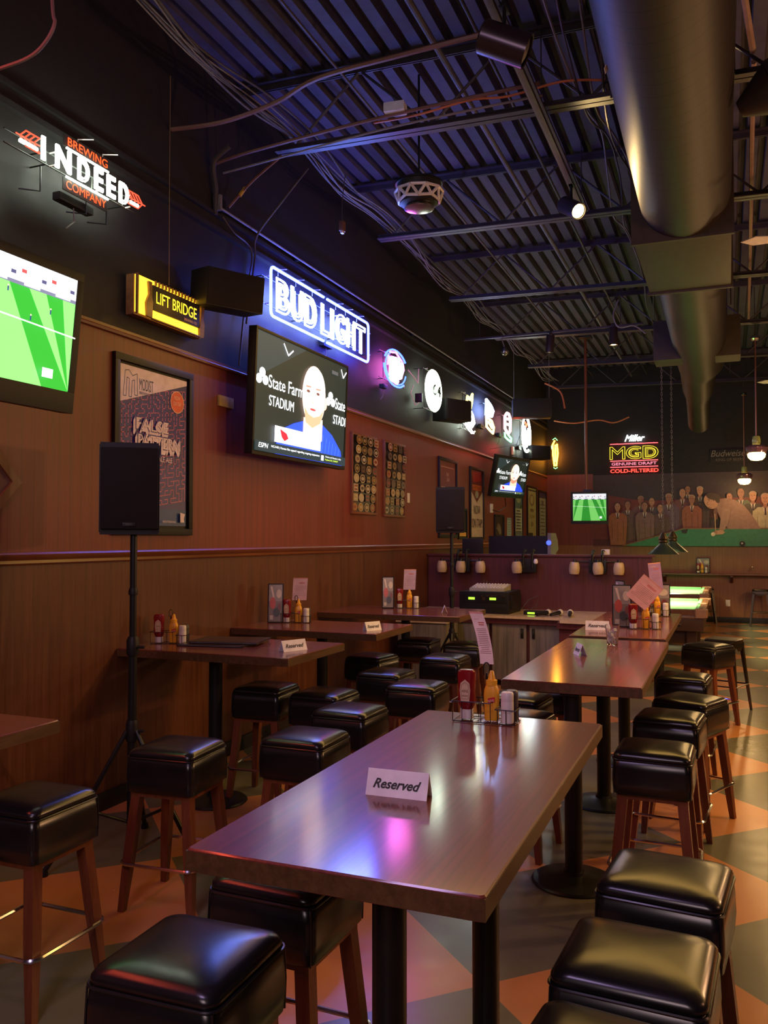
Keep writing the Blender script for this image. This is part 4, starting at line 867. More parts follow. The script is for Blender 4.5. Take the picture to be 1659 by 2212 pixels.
# ------------------------------------------------------------------ half wall, its counter and cabinets
HY = 11.3
b = MB(); b.box(W+.01, -.9, HY, HY+.14, 0, 1.58, M_half); b.box(-1.06, -1.03, HY-.012, HY, .9, 1.58, M_half); struct(b.build('trim_4', smooth=False))
tag(bpy.data.objects['trim_4'], 'dark reddish half wall behind the counter', 'half wall')
b = MB(); b.box(W+.01, -.87, HY-.03, HY+.17, 1.58, 1.61, M_half, .004); struct(b.build('trim_5')); tag(bpy.data.objects['trim_5'], 'cap board on top of the half wall', 'cap')
t = thing('side_counter', 'speckled stone counter top on grey wood cabinets before the half wall', 'counter', (-2.6, HY, 0))
b = MB(); b.prism([(-1.3, 0), (-1.3, -1.02), (.76, -1.08), (.78, -1.38), (1.12, -1.42), (1.14, 0)], .84, .87, M_granite); b.build('counter_top', t, smooth=False)
b = MB(); b.prism([(-1.3, 0), (-1.3, -.98), (.72, -1.04), (.74, -1.34), (1.08, -1.38), (1.08, 0)], .77, .84, M_half); b.prism([(-1.29, 0), (-1.29, -.9), (.7, -.96), (.76, -1.3), (1.06, -1.34), (1.06, 0)], .06, .77, M_half); b.build('carcass', t, smooth=False)
for x0, x1, hx in ((-1.28, -.68, -.75), (-.64, -.17, -.22), (-.13, .3, .25), (.34, .7, .39)):
    b = MB(); b.box(x0, x1, -.985, -.962, .08, .765, M_cab, .003); d = b.build('cabinet_door', t)
    b = MB(); b.box(hx-.018, hx+.018, -1.0, -.985, .6, .72, M_blkm, .006); b.tube([(hx, -1.0, .615), (hx, -1.018, .66), (hx, -1.0, .705)], .008, M_blkm, 8); h_ = b.build('handle', d); h_['label'] = 'black metal pull handle'
t = thing('low_cabinet', 'light wood low cabinet under the farthest wall-side table', 'cabinet', (-3.35, 10.0, 0))
b = MB(); b.box(-.42, .2, -.25, .25, 0, .8, M_cab, .004); b.build('body', t); b = MB(); b.box(-.44, .22, -.27, .27, .8, .835, M_granite, .003); b.build('top', t)
b = MB(); b.box(-.4, .17, -.265, -.25, .05, .78, M_kept if 0 else M_cab, .003); d = b.build('door', t); b = MB(); b.tube([(.13, -.265, .5), (.13, -.29, .56), (.13, -.265, .62)], .008, M_blkm, 8); b.build('handle', d)
# vanity light fixtures hooked over the half wall
def shade_fixture(x, shades, label, bare=None):
    t = thing('clip_light_bar', label, 'light fixture', (x, HY-.1, 1.53), 0, 'unlit shade fixtures on the half wall')
    b = MB()
    for s_ in (-.05, .07): b.tube([(s_, -.02, -.1), (s_, -.02, .08), (s_, .03, .13), (s_, .12, .13)], .018, M_blkm, 8)
    b.box(-.1, .12, -.02, .05, -.16, .02, M_blkm, .006); b.tube([(shades[0][0], 0, -.01), (shades[-1][0] if bare is None else bare, 0, -.01)], .01, M_blkm, 8); b.build('bracket', t)
    for sx, tl in shades:
        X = T(sx, -.03, 0) @ RY(tl)
        b = MB(); b.lathe([(.02, .02), (.022, -.01), (.03, -.02)], M_blkm, 16, X); b.build('socket', t)
        b = MB(); b.lathe([(.05, -.015), (.062, -.04), (.07, -.09), (.068, -.14), (.058, -.17), (.05, -.172), (.06, -.14), (.062, -.09), (.054, -.04)], M_shade, 24, X); s0 = b.build('glass_shade', t); s0['label'] = 'cream glass shade'
    if bare is not None:
        b = MB(); b.lathe([(.02, .02), (.03, -.01), (.03, -.03), (.018, -.045)], M_white, 16, T(bare, -.03, -.0)); b.build('bare_socket', t)['label'] = 'white bare lamp socket'
shade_fixture(-3.39, [(-.275, 0), (0, .03), (.27, -.03)], 'unlit three-shade light bar hooked on the left end of the half wall')
shade_fixture(-2.48, [(-.14, -.06)], 'unlit light bar with one shade and a bare white socket, mid half wall', .12)
shade_fixture(-1.57, [(-.28, .03), (.01, -.08), (.28, .02)], 'unlit three-shade light bar hooked on the right end of the half wall')
# audio gear
t = thing('rack_case', 'black road case with two green lit rack displays on the counter', 'rack case', (-2.87, 10.75, .87), -.03)
b = MB(); b.box(-.33, .33, -.28, .3, 0, .28, M_blkp, .02); b.box(-.35, .35, -.2, .25, .06, .23, M_blkp, .015); b.build('case', t)
b = MB(); b.box(-.29, .29, -.285, -.275, .14, .25, M_blkm, .003); b.box(-.29, .29, -.283, -.275, .02, .12, M_blkm, .003); b.build('rack_panel', t)
E('display_green', (.45, 1, .05), 1.4)
for x in (-.16, .12): b = MB(); b.box(x-.042, x+.042, -.29, -.284, .175, .205, MATS['display_green'], .002); b.build('display', t)['label'] = 'glowing yellow-green display'
b = MB()
for x in (-.02, .05, .08, .11, .14, .17, .25, .27): b.lathe([(.012, 0), (.01, .014)], M_chrome, 12, T(x, -.285, .225) @ RX(PI/2))
b.lathe([(.008, 0), (.008, .01)], M_chrome, 12, T(.03, -.283, .09) @ RX(PI/2)); b.build('knob', t)
b = MB(); b.box(-.02, .02, -.29, -.284, .17, .21, M_chrome); b.build('switch_plate', t, smooth=False)
t = thing('mixer', 'silver audio mixer sitting on the black rack case', 'mixer', (-2.86, 10.72, 1.15), -.03)
b = MB(); b.add([(-.23, -.16, 0), (.23, -.16, 0), (.23, .16, 0), (-.23, .16, 0), (-.23, -.16, .035), (.23, -.16, .035), (.23, .16, .08), (-.23, .16, .08)], [(0, 1, 2, 3), (4, 5, 6, 7), (0, 1, 5, 4), (1, 2, 6, 5), (2, 3, 7, 6), (3, 0, 4, 7)], mat('mixer_silver', (.42, .4, .33), .4)); b.build('body', t, smooth=False)
for i in range(11):
    for j in range(4): b = MB(); b.lathe([(.009, 0), (.008, .018)], M_white, 8, T(-.2+i*.04, -.11+j*.07, .04+.0098*j)); b.build('knob', t)
b = MB(); b.tube([(-.12, .12, .06), (-.12, .12, .13)], .008, M_chrome, 8); b.tube([(-.08, .12, .06), (-.08, .12, .12)], .008, M_chrome, 8); b.build('plug', t)
t = thing('wireless_receiver', 'flat black receiver with a green display right of the rack case', 'receiver', (-2.24, 10.6, .87), .03)
b = MB(); b.box(-.14, .16, -.09, .09, 0, .045, M_blkp, .004); b.build('body', t); b = MB(); b.box(-.09, .0, -.094, -.089, .012, .034, MATS['display_green']); b.build('display', t, smooth=False)
for i, (x, y, a, l) in enumerate(((-2.07, 10.45, 1.2, 'microphone at the left of the three lying on the counter'), (-1.93, 10.5, 1.3, 'middle microphone lying on the counter'), (-1.8, 10.52, 1.7, 'microphone at the right of the three lying on the counter'))):
    t = thing('microphone', l, 'microphone', (x, y, .912), a, 'microphones on the counter'); t.scale = (1.35, 1.35, 1.35)
    b = MB(); b.tube([(-.17, 0, -.008), (0, 0, 0)], .014, M_blkp, 10, r2=.02); b.build('handle', t)
    b = MB(); b.lathe([(.005, -.03), (.022, -.02), (.029, 0), (.022, .02), (.005, .03)], mat('mic_grille', (.55, .5, .42), .4), 14, T(.02, 0, 0)); b.build('head', t)
b = MB()
for k in range(5):
    a = k*1.3; b.tube([(-3.75+.09*k+.08*math.cos(q+a), 10.5+.07*math.sin(q*2), .875+.03*abs(math.sin(q*1.5+a))+.004*k) for q in [i*.4 for i in range(14)]], .005, M_dkcab, 6)
tag(b.build('cable_coil'), 'tangle of dark cables on the counter left of the rack case', 'cable')
b = MB(); b.tube([(-2.5, 10.9, .9), (-2.42, 11.0, 1.02), (-2.3, 11.05, 1.08), (-2.32, 11.05, .95), (-2.42, 10.95, .88)], .006, M_dkcab, 6); tag(b.build('power_cord'), 'looped dark cord right of the rack case', 'cord')
# things behind the half wall
t = thing('game_cabinet', 'rounded dark arcade cabinet top with a blue light behind the half wall', 'arcade cabinet', (-2.6, 12.6, 0))
b = MB(); b.prism([(-.3, 0), (.3, 0), (.3, 1.62), (.22, 1.78), (.05, 1.86), (-.3, 1.86)], -.7, .18, M_blkp, Matrix(((0, 0, 1, 0), (1, 0, 0, 0), (0, 1, 0, 0), (0, 0, 0, 1)))); b.build('cabinet', t)
b = MB(); b.prism([(-.32, 1.5), (-.26, 1.5), (.26, 1.66), (.2, 1.8), (.05, 1.9), (-.32, 1.9)], .18, .23, M_cable, Matrix(((0, 0, 1, 0), (1, 0, 0, 0), (0, 1, 0, 0), (0, 0, 0, 1)))); b.build('side_panel', t, smooth=False)
b = MB(); b.lathe([(.035, 0), (.035, .015), (.0, .02)], E('blue_light', (.06, .1, 1), 2), 16, T(.2, -.33, 1.76) @ RX(PI/2)); b.build('blue_lamp', t)
t = thing('monitor', 'back of a dark monitor standing behind the half wall by the far loudspeaker', 'monitor', (-3.4, 11.75, 0), .1)
b = MB(); b.box(-.14, .16, -.02, .02, 1.52, 1.82, M_blkp, .008); b.build('screen', t); b = MB(); b.tube([(0, 0, 0), (0, 0, 1.52)], .02, M_blkm, 8); b.lathe([(.15, 0), (.15, .02)], M_blkm, 16); b.build('stand', t)
t = thing('napkin_box', 'small pale box on top of the half wall', 'box', (-1.48, HY+.07, 1.61)); b = MB(); b.box(-.05, .05, -.04, .04, 0, .07, M_white, .005); b.build('body', t)
# ------------------------------------------------------------------ pool tables and their lamp
M_felt = mat('green_felt', (.14, .46, .2), .8); M_rail = mat('rail_wood', (.12, .05, .025), .3); M_slate = mat('dark_side', (.05, .022, .014), .4)
def pool(x, y, label):
    t = thing('pool_table', label, 'pool table', (x, y, 0), 0, 'pool tables beyond the half wall'); w, l = .7, 1.27
    b = MB(); b.box(-w+.12, w-.12, -l+.12, l-.12, .76, .775, M_felt); b.build('playing_bed', t, smooth=False)
    b = MB()
    for X in (RZ(0), RZ(PI)):
        b.prism([(-l+.1, .77), (-l+.1, .80), (-l+.05, .81), (-l, .80), (-l, .72)], -w, w, M_rail, X @ Matrix(((0, 0, 1, 0), (1, 0, 0, 0), (0, 1, 0, 0), (0, 0, 0, 1))))
        b.prism([(-w, .72), (-w, .80), (-w+.05, .81), (-w+.1, .80), (-w+.1, .77)], -l, l, M_rail, X @ Matrix(((1, 0, 0, 0), (0, 0, -1, 0), (0, 1, 0, 0), (0, 0, 0, 1))))
    b.build('rail', t, smooth=False)
    b = MB(); c = .1
    for (x0, x1, y0, y1) in ((-w+c, -w+c+.05, -l+.15, -.08), (-w+c, -w+c+.05, .08, l-.15), (w-c-.05, w-c, -l+.15, -.08), (w-c-.05, w-c, .08, l-.15), (-w+.17, w-.17, -l+c, -l+c+.05), (-w+.17, w-.17, l-c-.05, l-c)): b.box(x0, x1, y0, y1, .775, .805, M_felt, .008)
    b.build('cushion', t)
    b = MB()
    for sx in (-1, 1):
        for sy in (-1, 0, 1): b.rings([(.085 if sy else .05, .085, .03, .7), (.09 if sy else .05, .09, .03, .81), (.08 if sy else .04, .08, .03, .818)], mat('pocket_corner', (.3, .17, .11), .35), T(sx*(w-.06), sy*(l-.06), 0))
    b.build('pocket_corner', t)
    b = MB(); b.box(-w+.03, w-.03, -l+.03, l-.03, .5, .76, M_slate, .01); b.box(-w+.2, w-.2, -l+.25, l-.25, .3, .5, M_slate, .01); b.build('body', t)
    b = MB(); b.box(-w+.02, w-.02, -l+.02, l-.02, .69, .72, M_chrome, .004); b.build('metal_trim', t)
    for sx in (-1, 1):
        for sy in (-1, 1):
            b = MB(); b.rings([(.07, .07, .01, .0), (.07, .07, .01, .06), (.06, .06, .01, .08), (.075, .075, .01, .5)], M_slate, T(sx*(w-.2), sy*(l-.25), 0))
            lg = b.build('leg', t, smooth=False); b = MB(); b.box(-.078, .078, -.078, .078, .0, .03, M_chrome, .003, T(sx*(w-.2), sy*(l-.25), 0)); b.build('foot', lg)
pool(-1.0, 14.1, 'nearer pool table with brightly lit green felt, right of the half wall')
pool(-1.05, 17.7, 'farther pool table behind the brightly lit one')
def poollamp(x, y, z, label):
    t = thing('pool_lamp', label, 'hanging lamp', (x, y, z), 0, 'cone lamps over the pool tables')
    b = MB(); b.lathe([(.24, 0), (.235, .004), (.07, .15), (.06, .17), (.05, .17), (.06, .145), (.225, .002)], mat('lamp_green_metal', (.03, .045, .035), .3), 28); b.build('lamp_shade', t)
    b = MB(); b.lathe([(.05, .17), (.075, .19), (.06, .22), (.08, .24), (.06, .28), (.04, .31), (.02, .34)], mat('ornate_brass', (.1, .07, .04), .4, .8), 18); b.build('cap', t)
    b = MB(); b.lathe([(.01, .12), (.035, .1), (.045, .07), (.035, .035), (.005, .025)], E('pool_bulb', (1, .95, .7), 14), 14); b.build('bulb', t)
    b = MB()
    zz = .34; k = 0
    while z+zz < 5.3:
        X = T(0, 0, zz+.03) @ RZ((k % 2)*PI/2); b.tube([(.012*math.cos(q), 0, .028*math.sin(q)) for q in [2*PI*i/8 for i in range(8)]], .004, M_cable, 4, True, X); zz += .045; k += 1
    b.build('chain', t)
poollamp(-.94, 14.0, 1.575, 'dark cone lamp on a chain over the near pool table, front one')
poollamp(-.84, 14.75, 1.6, 'dark cone lamp just behind the front cone lamp')
lamp('pool_table_light', 'SPOT', (-1.0, 14.3, 1.72), 420, (1, .85, .42), .12, (-1.0, 14.3, 0), None, 130)
lamp('pool_table_light', 'SPOT', (-1.05, 17.8, 1.72), 260, (1, .85, .42), .12, (-1.05, 17.8, 0), None, 130)
# ------------------------------------------------------------------ pendants over the walkway
def pendant(x, y, z, label):
    t = thing('pendant_lamp', label, 'pendant lamp', (x, y, z), 0, 'ribbed glass pendants along the bar')
    b = MB(); b.tube([(0, 0, 1.7), (0, 0, 5.66-z)], .006, M_steel, 6); b.tube([(0, 0, .24), (0, 0, 1.72)], .012, mat('rose_pole', (.25, .12, .1), .35, .6), 10); b.build('pole', t)
    b = MB(); b.lathe([(.05, 1.71), (.075, 1.73), (.06, 1.77), (.02, 1.79)], M_chrome, 18); b.build('ceiling_cap', t)
    b = MB(); b.lathe([(.05, .1), (.06, .13), (.06, .19), (.05, .24), (.03, .25)], mat('green_glass', (.35, .4, .12), .2), 18); b.build('collar', t)
    b = MB(); n = 28; vs = []; pr = [(.13, -.01), (.15, .03), (.155, .07), (.12, .1), (.06, .115)]
    for (r, zz) in pr:
        for k in range(n): a = 2*PI*k/n; rr_ = r*(1+.05*(k % 2)); vs.append((rr_*math.cos(a), rr_*math.sin(a), zz))
    b.add(vs, [(i*n+k, i*n+(k+1) % n, (i+1)*n+(k+1) % n, (i+1)*n+k) for i in range(len(pr)-1) for k in range(n)], mat('ribbed_glass', (.3, .16, .2), .15, .5)); b.build('ribbed_shade', t, angle=20)
    b = MB(); b.lathe([(.02, -.13), (.08, -.12), (.12, -.08), (.13, -.03), (.1, .0), (.03, .01)], E('pendant_bulb', (1, .66, .2), 7), 20); b.build('bulb', t)['label'] = 'glowing warm glass bowl'
    lamp('pendant_light', 'POINT', (x, y, z-.25), 17, (1, .6, .24), .09)
pendant(.42, 14.0, 3.13, 'lit pendant lamp at the right edge, the larger one')
pendant(.335, 19.0, 3.06, 'lit pendant lamp closer to the mural, the smaller one')
pendant(.66, 11.0, 3.1, 'lit pendant lamp just outside the right edge of the picture')
pendant(.8, 7.6, 3.1, 'lit pendant lamp outside the picture beside the second table')
# ------------------------------------------------------------------ tracks and spotlights
def canspot(x, y, z, aim, label, r=.065, L=.24, on=True, hang=.12, em=40):
    t = thing('spotlight', label, 'spotlight', (x, y, z), 0, 'cylinder spotlights')
    X = (Vector(aim).normalized()).to_track_quat('-Z', 'Y').to_matrix().to_4x4()
    b = MB(); b.lathe([(r*.9, -L/2+.004), (r, -L/2), (r, L/2-.01), (r*.92, L/2), (.002, L/2)], mat('spot_body', (.045, .03, .032), .28, .4), 28, X, cap=False); b.lathe([(r*.9, -L/2+.004), (r*.86, -L/2+.05), (.002, -L/2+.055)], M_blkm, 24, X, cap=False); b.build('housing', t)
    b = MB(); b.lathe([(r*.8, -L/2+.018), (r*.5, -L/2+.008), (.002, -L/2+.006)], E('spot_lamp_glow_%d' % em, (1, .72, .3), em) if on else M_cable, 22, X, cap=False); b.build('lamp', t)
    b = MB(); b.tube([(0, 0, r*.6), (0, 0, hang)], .012, M_blkm, 8); b.box(-.025, .025, -.05, .05, hang, hang+.03, M_blkm, .004); b.build('mount', t)
    return t
canspot(-1.21, 4.91, 4.8, (1, .25, -.45), 'large dark cylinder spotlight near the top of the picture, unlit side', .1, .3, False, .2)
canspot(-1.27, 7.62, 4.8, (.62, -.55, -.55), 'lit warm cylinder spotlight shining toward the round duct', .075, .26, True, .2, 30)
lamp('duct_spot', 'SPOT', (-1.17, 7.53, 4.71), 55, (1, .66, .26), .04, (-.62, 6.75, 4.6), None, 75)
canspot(-2.42, 12.55, 4.72, (-.1, .1, -1), 'small cylinder spotlight on the crossing track, left one', .062, .26, True, .15, 3)
canspot(-1.5, 12.55, 4.75, (.0, 0, -1), 'small cylinder spotlight on the crossing track, right one', .062, .26, True, .15, 12)
lamp('track_spot', 'SPOT', (-1.5, 12.55, 4.6), 60, (1, .66, .3), .04, (-1.5, 12.3, 0), None, 60)
lamp('track_spot', 'SPOT', (-2.42, 12.55, 4.57), 60, (1, .66, .3), .04, (-2.9, 12.8, 0), None, 60)
b = MB(); b.box(-3.75, -1.08, 12.53, 12.57, 4.88, 4.91, M_steel, .004)
for x in (-3.5, -1.4): b.tube([(x, 12.55, 4.9), (x, 12.55, 5.62)], .006, M_steel, 6)
tag(b.build('light_track'), 'crossing light track carrying the two small spotlights', 'light track')
b = MB(); b.box(-1.3, -1.25, 2.2, 8.3, 5.0, 5.035, M_deck if 0 else mat('olive_track', (.12, .1, .06), .45), .004); b.box(-1.24, -1.22, 2.2, 8.3, 5.005, 5.03, M_steel)
for y in (2.5, 4.0, 6.3, 8.2): b.tube([(-1.27, y, 5.03), (-1.27, y, 5.7)], .006, M_steel, 6)
tag(b.build('light_track'), 'long olive light track with two large spotlights, left of the round duct', 'light track')
lamp('far_corner_spot', 'SPOT', (-2.6, 10.3, 4.7), 0.01, WARM, .05, (-3.0, 11, 1), None, 60)
# patterned round fixture under the joist
t = thing('cage_fixture', 'black and white patterned dome fixture hanging under the second joist', 'light fixture', (-2.36, 6.6, 4.72))
bm = bmesh.new(); bmesh.ops.create_icosphere(bm, subdivisions=2, radius=.2)
b = MB(); mw = mat('fixture_white', (.6, .58, .6), .3)
for e_ in bm.edges:
    p, q = e_.verts[0].co, e_.verts[1].co
    if max(p.z, q.z) < .08 and min(p.z, q.z) > -.15: b.tube([(p.x, p.y, p.z*.8), (q.x, q.y, q.z*.8)], .013, mw, 6)
bm.free(); b.build('cage', t)
b = MB(); b.lathe([(.185, .06), (.16, -.1), (.1, -.13), (.002, -.135)], M_blkp, 24, cap=False); b.build('inner_dome', t)
b = MB(); b.lathe([(.12, -.125), (.125, -.14), (.1, -.145), (.002, -.145)], M_chrome, 24, cap=False); b.build('lower_rim', t)
b = MB(); b.lathe([(.2, .06), (.2, .075), (.1, .1)], M_blkm, 24); b.tube([(0, 0, .1), (0, 0, 1.0)], .01, M_blkm, 8); b.build('mount', t)
t = thing('junction_box', 'white electrical box lying on the joist above the picture middle', 'electrical box', (-2.3, 5.9, 5.085), .1); b = MB(); b.box(-.08, .08, -.05, .05, -.035, .035, mat('box_white', (.55, .55, .68), .4), .005); b.build('body', t)
t = thing('dome_camera', 'small glass dome camera hanging near the far track', 'camera', (-3.12, 12.6, 4.68)); b = MB(); b.lathe([(.06, .05), (.065, 0), (.06, -.01)], M_blkm, 18); b.build('base', t)
b = MB(); b.lathe([(.058, -.01), (.055, -.035), (.035, -.06), (.002, -.07)], mat('smoky_dome', (.2, .2, .2), .05, .7), 18, cap=False); b.build('dome', t); b = MB(); b.tube([(0, 0, .05), (-.05, 0, .2), (-.3, 0, .22)], .01, M_cable, 8); b.build('conduit', t)
# ------------------------------------------------------------------ cables and conduits in the ceiling
def cable(label, pts, r=.006, m=None, name='ceiling_cable', cat='cable', grp=None):
    # smooth through the points
    P = [Vector(p) for p in pts]; out = []
    for i in range(len(P)-1):
        p0, p1, p2, p3 = P[max(i-1, 0)], P[i], P[i+1], P[min(i+2, len(P)-1)]
        for k in range(6):
            u = k/6; out.append(.5*((2*p1)+(p2-p0)*u+(2*p0-5*p1+4*p2-p3)*u*u+(3*p1-p0-3*p2+p3)*u*u*u))
    out.append(P[-1]); b = MB(); b.tube(out, r, m or M_cable, 6); return tag(b.build(name), label, cat, grp)
R = random.Random(5)
for k in range(8):
    pts = []; xo = R.uniform(-.1, .16); ph = R.uniform(0, 6)
    for i in range(22):
        y = .5+i*.85; near = min(abs(y-j) for j in JY); sag = -.0 if near < .5 else -R.uniform(.02, .12)
        pts.append((-3.3-.008*y+xo+.05*math.sin(i*1.1+ph), y, 5.22+.02*k*.4+sag))
    cable('one of the pale low-voltage cables bundled along the left joist ends', pts, R.uniform(.004, .009), [M_cable, M_dkcab, M_cable][k % 3], grp='cable bundle along the left wall')
for k, (x0, z0) in enumerate(((-.72, 5.25), (-.8, 5.2), (-.86, 5.3), (-.95, 5.25), (-1.02, 5.3))):
    pts = [(x0+.05*math.sin(i*1.3+k), 1.0+i*.8, z0+(-.1 if i % 3 == 1 else 0)+.04*math.sin(i*2.1+k)) for i in range(19)]
    cable('one of the grey cables running along the left side of the round duct', pts, .009, [M_cable, M_dkcab][k % 2], grp='cables beside the duct')
cable('orange cable lying along the joist beside the white box', [(-2.6, 6.2, 5.17), (-2.2, 6.15, 5.14), (-1.8, 6.2, 5.2), (-1.5, 6.2, 5.17), (-1.1, 6.2, 5.2), (-.8, 6.3, 5.2)], .009, M_cabo)
M_rust = mat('rusty_conduit', (.13, .055, .035), .5)
cable('brown conduit wandering from the black wall across the first joists', [(-3.9, 5.3, 4.95), (-3.5, 5.4, 4.98), (-3.1, 5.5, 5.1), (-2.7, 5.4, 5.15), (-2.0, 5.35, 5.15), (-1.3, 5.4, 5.2)], .018, M_rust, 'conduit', 'conduit')
cable('straight brown conduit just left of the white box', [(-3.9, 5.85, 4.9), (-3.5, 5.85, 4.95), (-2.4, 5.9, 5.04), (-1.2, 5.9, 5.06)], .014, M_rust, 'conduit', 'conduit')
cable('second straight conduit running beside the brown one', [(-3.85, 5.94, 4.86), (-3.4, 5.97, 4.91), (-2.4, 6.0, 5.0), (-1.2, 6.0, 5.02)], .009, M_cable, 'conduit', 'conduit')
cable('dark pipe climbing the black wall from the bracket box', [(-3.9, 5.9, 4.5), (-3.88, 5.88, 4.7), (-3.86, 5.82, 4.9), (-3.7, 5.8, 5.0)], .02, M_dkcab, 'conduit', 'conduit')
cable('brown cable falling from the joist end to the bracket box', [(-3.5, 6.3, 5.1), (-3.7, 6.15, 4.85), (-3.85, 6.02, 4.6)], .012, M_rust)
cable('twisted black chain-like cable from the joist to the wall', [(-3.4, 6.6, 5.1), (-3.6, 6.5, 4.8), (-3.83, 6.45, 4.5), (-3.88, 6.5, 4.3), (-3.87, 6.35, 3.7)], .01, M_dkcab)
cable('thin dark cable drooping in front of the large television edge', [(-3.86, 5.95, 4.5), (-3.85, 6.1, 4.42), (-3.85, 6.4, 4.34), (-3.85, 6.3, 3.9), (-3.85, 6.2, 3.3)], .008, M_dkcab)
cable('thin string hanging down to the yellow wood sign', [(-3.84, 5.2, 5.3), (-3.84, 5.2, 4.5), (-3.83, 5.19, 3.71)], .0025, mat('string', (.2, .12, .05), .6), 'hanging_string', 'string')
t = thing('bracket_box', 'small pale bracket box on the black wall at the end of the conduit', 'bracket', (W, 5.95, 4.6)); b = MB(); b.box(0, .07, -.05, -.02, -.06, .07, M_cable, .003); b.box(0, .06, .0, .05, -.05, .05, M_blkm, .003); b.build('plate', t)
t = thing('yellow_plug', 'yellow plug on the falling brown cable', 'plug', (-3.75, 6.1, 4.75)); b = MB(); b.tube([(0, .02, .04), (-.03, -.02, -.04)], .016, mat('plug_yellow', (.5, .3, .03), .5), 8); b.build('body', t)
cable('thin cable holding the dangling receptacle', [(-3.2, 6.95, 5.15), (-3.22, 6.93, 4.9), (-3.22, 6.93, 4.72)], .004, M_dkcab)
t = thing('dangling_receptacle', 'small brown receptacle dangling on a cable over the black wall', 'receptacle', (-3.22, 6.93, 4.66)); b = MB(); b.box(-.02, .02, -.03, .03, -.04, .05, M_rust, .004); b.build('body', t); b = MB(); b.box(-.012, .012, -.02, .02, -.06, -.038, M_white, .002); b.build('tip', t)
for x, r, l in ((-1.95, .025, 'blue-grey sprinkler pipe running away under the deck, right one'), (-2.75, .012, 'thin conduit running away under the deck, left of the sprinkler pipe'), (-1.62, .014, 'thin conduit running away under the deck, right of the sprinkler pipe')):
    b = MB(); b.tube([(x, 1, 5.45), (x, 19.5, 5.45)], r, M_steel if r < .02 else mat('pipe_blue', (.1, .1, .13), .4), 10); tag(b.build('ceiling_pipe'), l, 'pipe')
cable('curly white cable hanging beside the duct above the right small spotlight', [(-1.35, 11.9, 5.1), (-1.42, 11.9, 4.9), (-1.35, 11.9, 4.72), (-1.15, 11.9, 4.72), (-1.0, 11.9, 4.6)], .01, M_cable)
cable('red-lit cable loop in the far ceiling above the cactus neon', [(-2.95, 14.8, 4.55), (-2.7, 14.9, 4.4), (-2.62, 14.9, 4.1)], .014, M_cabo)
cable('orange cable sagging along the far wall above the television pole', [(-3.3, 17.5, 4.25), (-2.9, 17.5, 4.18), (-2.4, 17.5, 4.22), (-2.1, 17.5, 4.15), (-1.8, 17.5, 4.25)], .014, M_cabo)
cable('red-lit conduit running away to the right of the round duct', [(.21, 6.45, 5.2), (.225, 7.5, 5.2), (.27, 10, 5.2), (.34, 14.3, 5.2)], .02, mat('red_lit_conduit', (.3, .19, .16), .5), 'conduit', 'conduit')  # red light on the conduit is put into its base colour
cable('short red-lit pipe at the top edge beside the duct', [(.1, 5.3, 5.2), (.2, 6.3, 5.2)], .024, MATS['red_lit_conduit'], 'conduit', 'conduit')
cable('stiff pinkish cable curling down at the top left corner', [(-3.35, 3.0, 4.06), (-3.196, 3.0, 4.072), (-3.024, 3.0, 4.086), (-2.926, 3.0, 4.131), (-2.864, 3.0, 4.215), (-2.88, 3.0, 4.33), (-2.9, 3.0, 5.0), (-2.9, 3.0, 5.7)], .009, mat('pink_cable', (.2, .1, .09), .5))
def fan(x, y, z, rot, label):
    t = thing('ceiling_fan', label, 'ceiling fan', (x, y, z), rot, 'ceiling fans at the right edge')
    b = MB(); b.lathe([(.04, .1), (.12, .06), (.14, 0), (.1, -.05), (.02, -.07)], M_blkp, 20); b.build('motor', t); b = MB(); b.tube([(0, 0, .1), (0, 0, .8)], .015, M_blkm, 8); b.build('rod', t)
    for k in range(4): b = MB(); b.prism([(.12, -.03), (.5, -.07), (.62, 0), (.5, .07), (.12, .03)], -.004, .004, M_white, RZ(k*PI/2) @ RX(.25)); b.build('blade', t)
fan(.76, 8.6, 4.6, .1, 'pale ceiling fan entering at the right edge beside the duct box')
fan(1.12, 16.0, 4.52, .1, 'small pale ceiling fan far away at the right edge')
# ------------------------------------------------------------------ table-top things
TZ = 1.07
def reserved(x, y, rz, label, z=TZ, w=.19):
    t = thing('reserved_card', label, 'table sign', (x, y, z), rz, 'folded Reserved cards'); h = .072; d = .028
    b = MB(); th = .0012
    for s_ in (-1, 1):
        b.add([(-w/2, s_*d, 0), (w/2, s_*d, 0), (w/2, s_*.001, h), (-w/2, s_*.001, h), (-w/2, s_*(d-th), 0), (w/2, s_*(d-th), 0), (w/2, 0, h-th*2), (-w/2, 0, h-th*2)], [(0, 1, 2, 3), (7, 6, 5, 4), (0, 3, 7, 4), (1, 5, 6, 2), (0, 4, 5, 1), (3, 2, 6, 7)], M_paper)
    b.build('folded_card', t, smooth=False)
    for s_ in (-1, 1):
        a = Art(); a.text('Reserved', -w*.39, .023, w*.78, .028, M_ink, .38, bold=.022); o = a.build('lettering', t); tl = math.atan2(d, h)
        o.rotation_euler = (RZ(0 if s_ < 0 else PI) @ RX(PI/2-tl)).to_euler(); o.location = (0, s_*(d+.0006), 0); o['label'] = 'black slanted word Reserved'
reserved(-.91, 2.36, .03, 'white Reserved card on the foreground table')
reserved(-2.73, 5.1, 1.15, 'white Reserved card on the table with closed menus', w=.2)
reserved(-2.72, 6.45, 1.1, 'white Reserved card on the middle wall-side table', w=.16)
reserved(-2.68, 8.25, 1.9, 'small lilac-lit Reserved card on the farthest wall-side table', w=.13)
reserved(-.9, 5.62, 2.0, 'small folded card on the second table, seen nearly edge on', w=.13)
reserved(-1.01, 7.2, .08, 'white Reserved card on the farthest middle table behind the water glass', w=.19)
M_wire = mat('caddy_wire', (.012, .011, .012), .35)
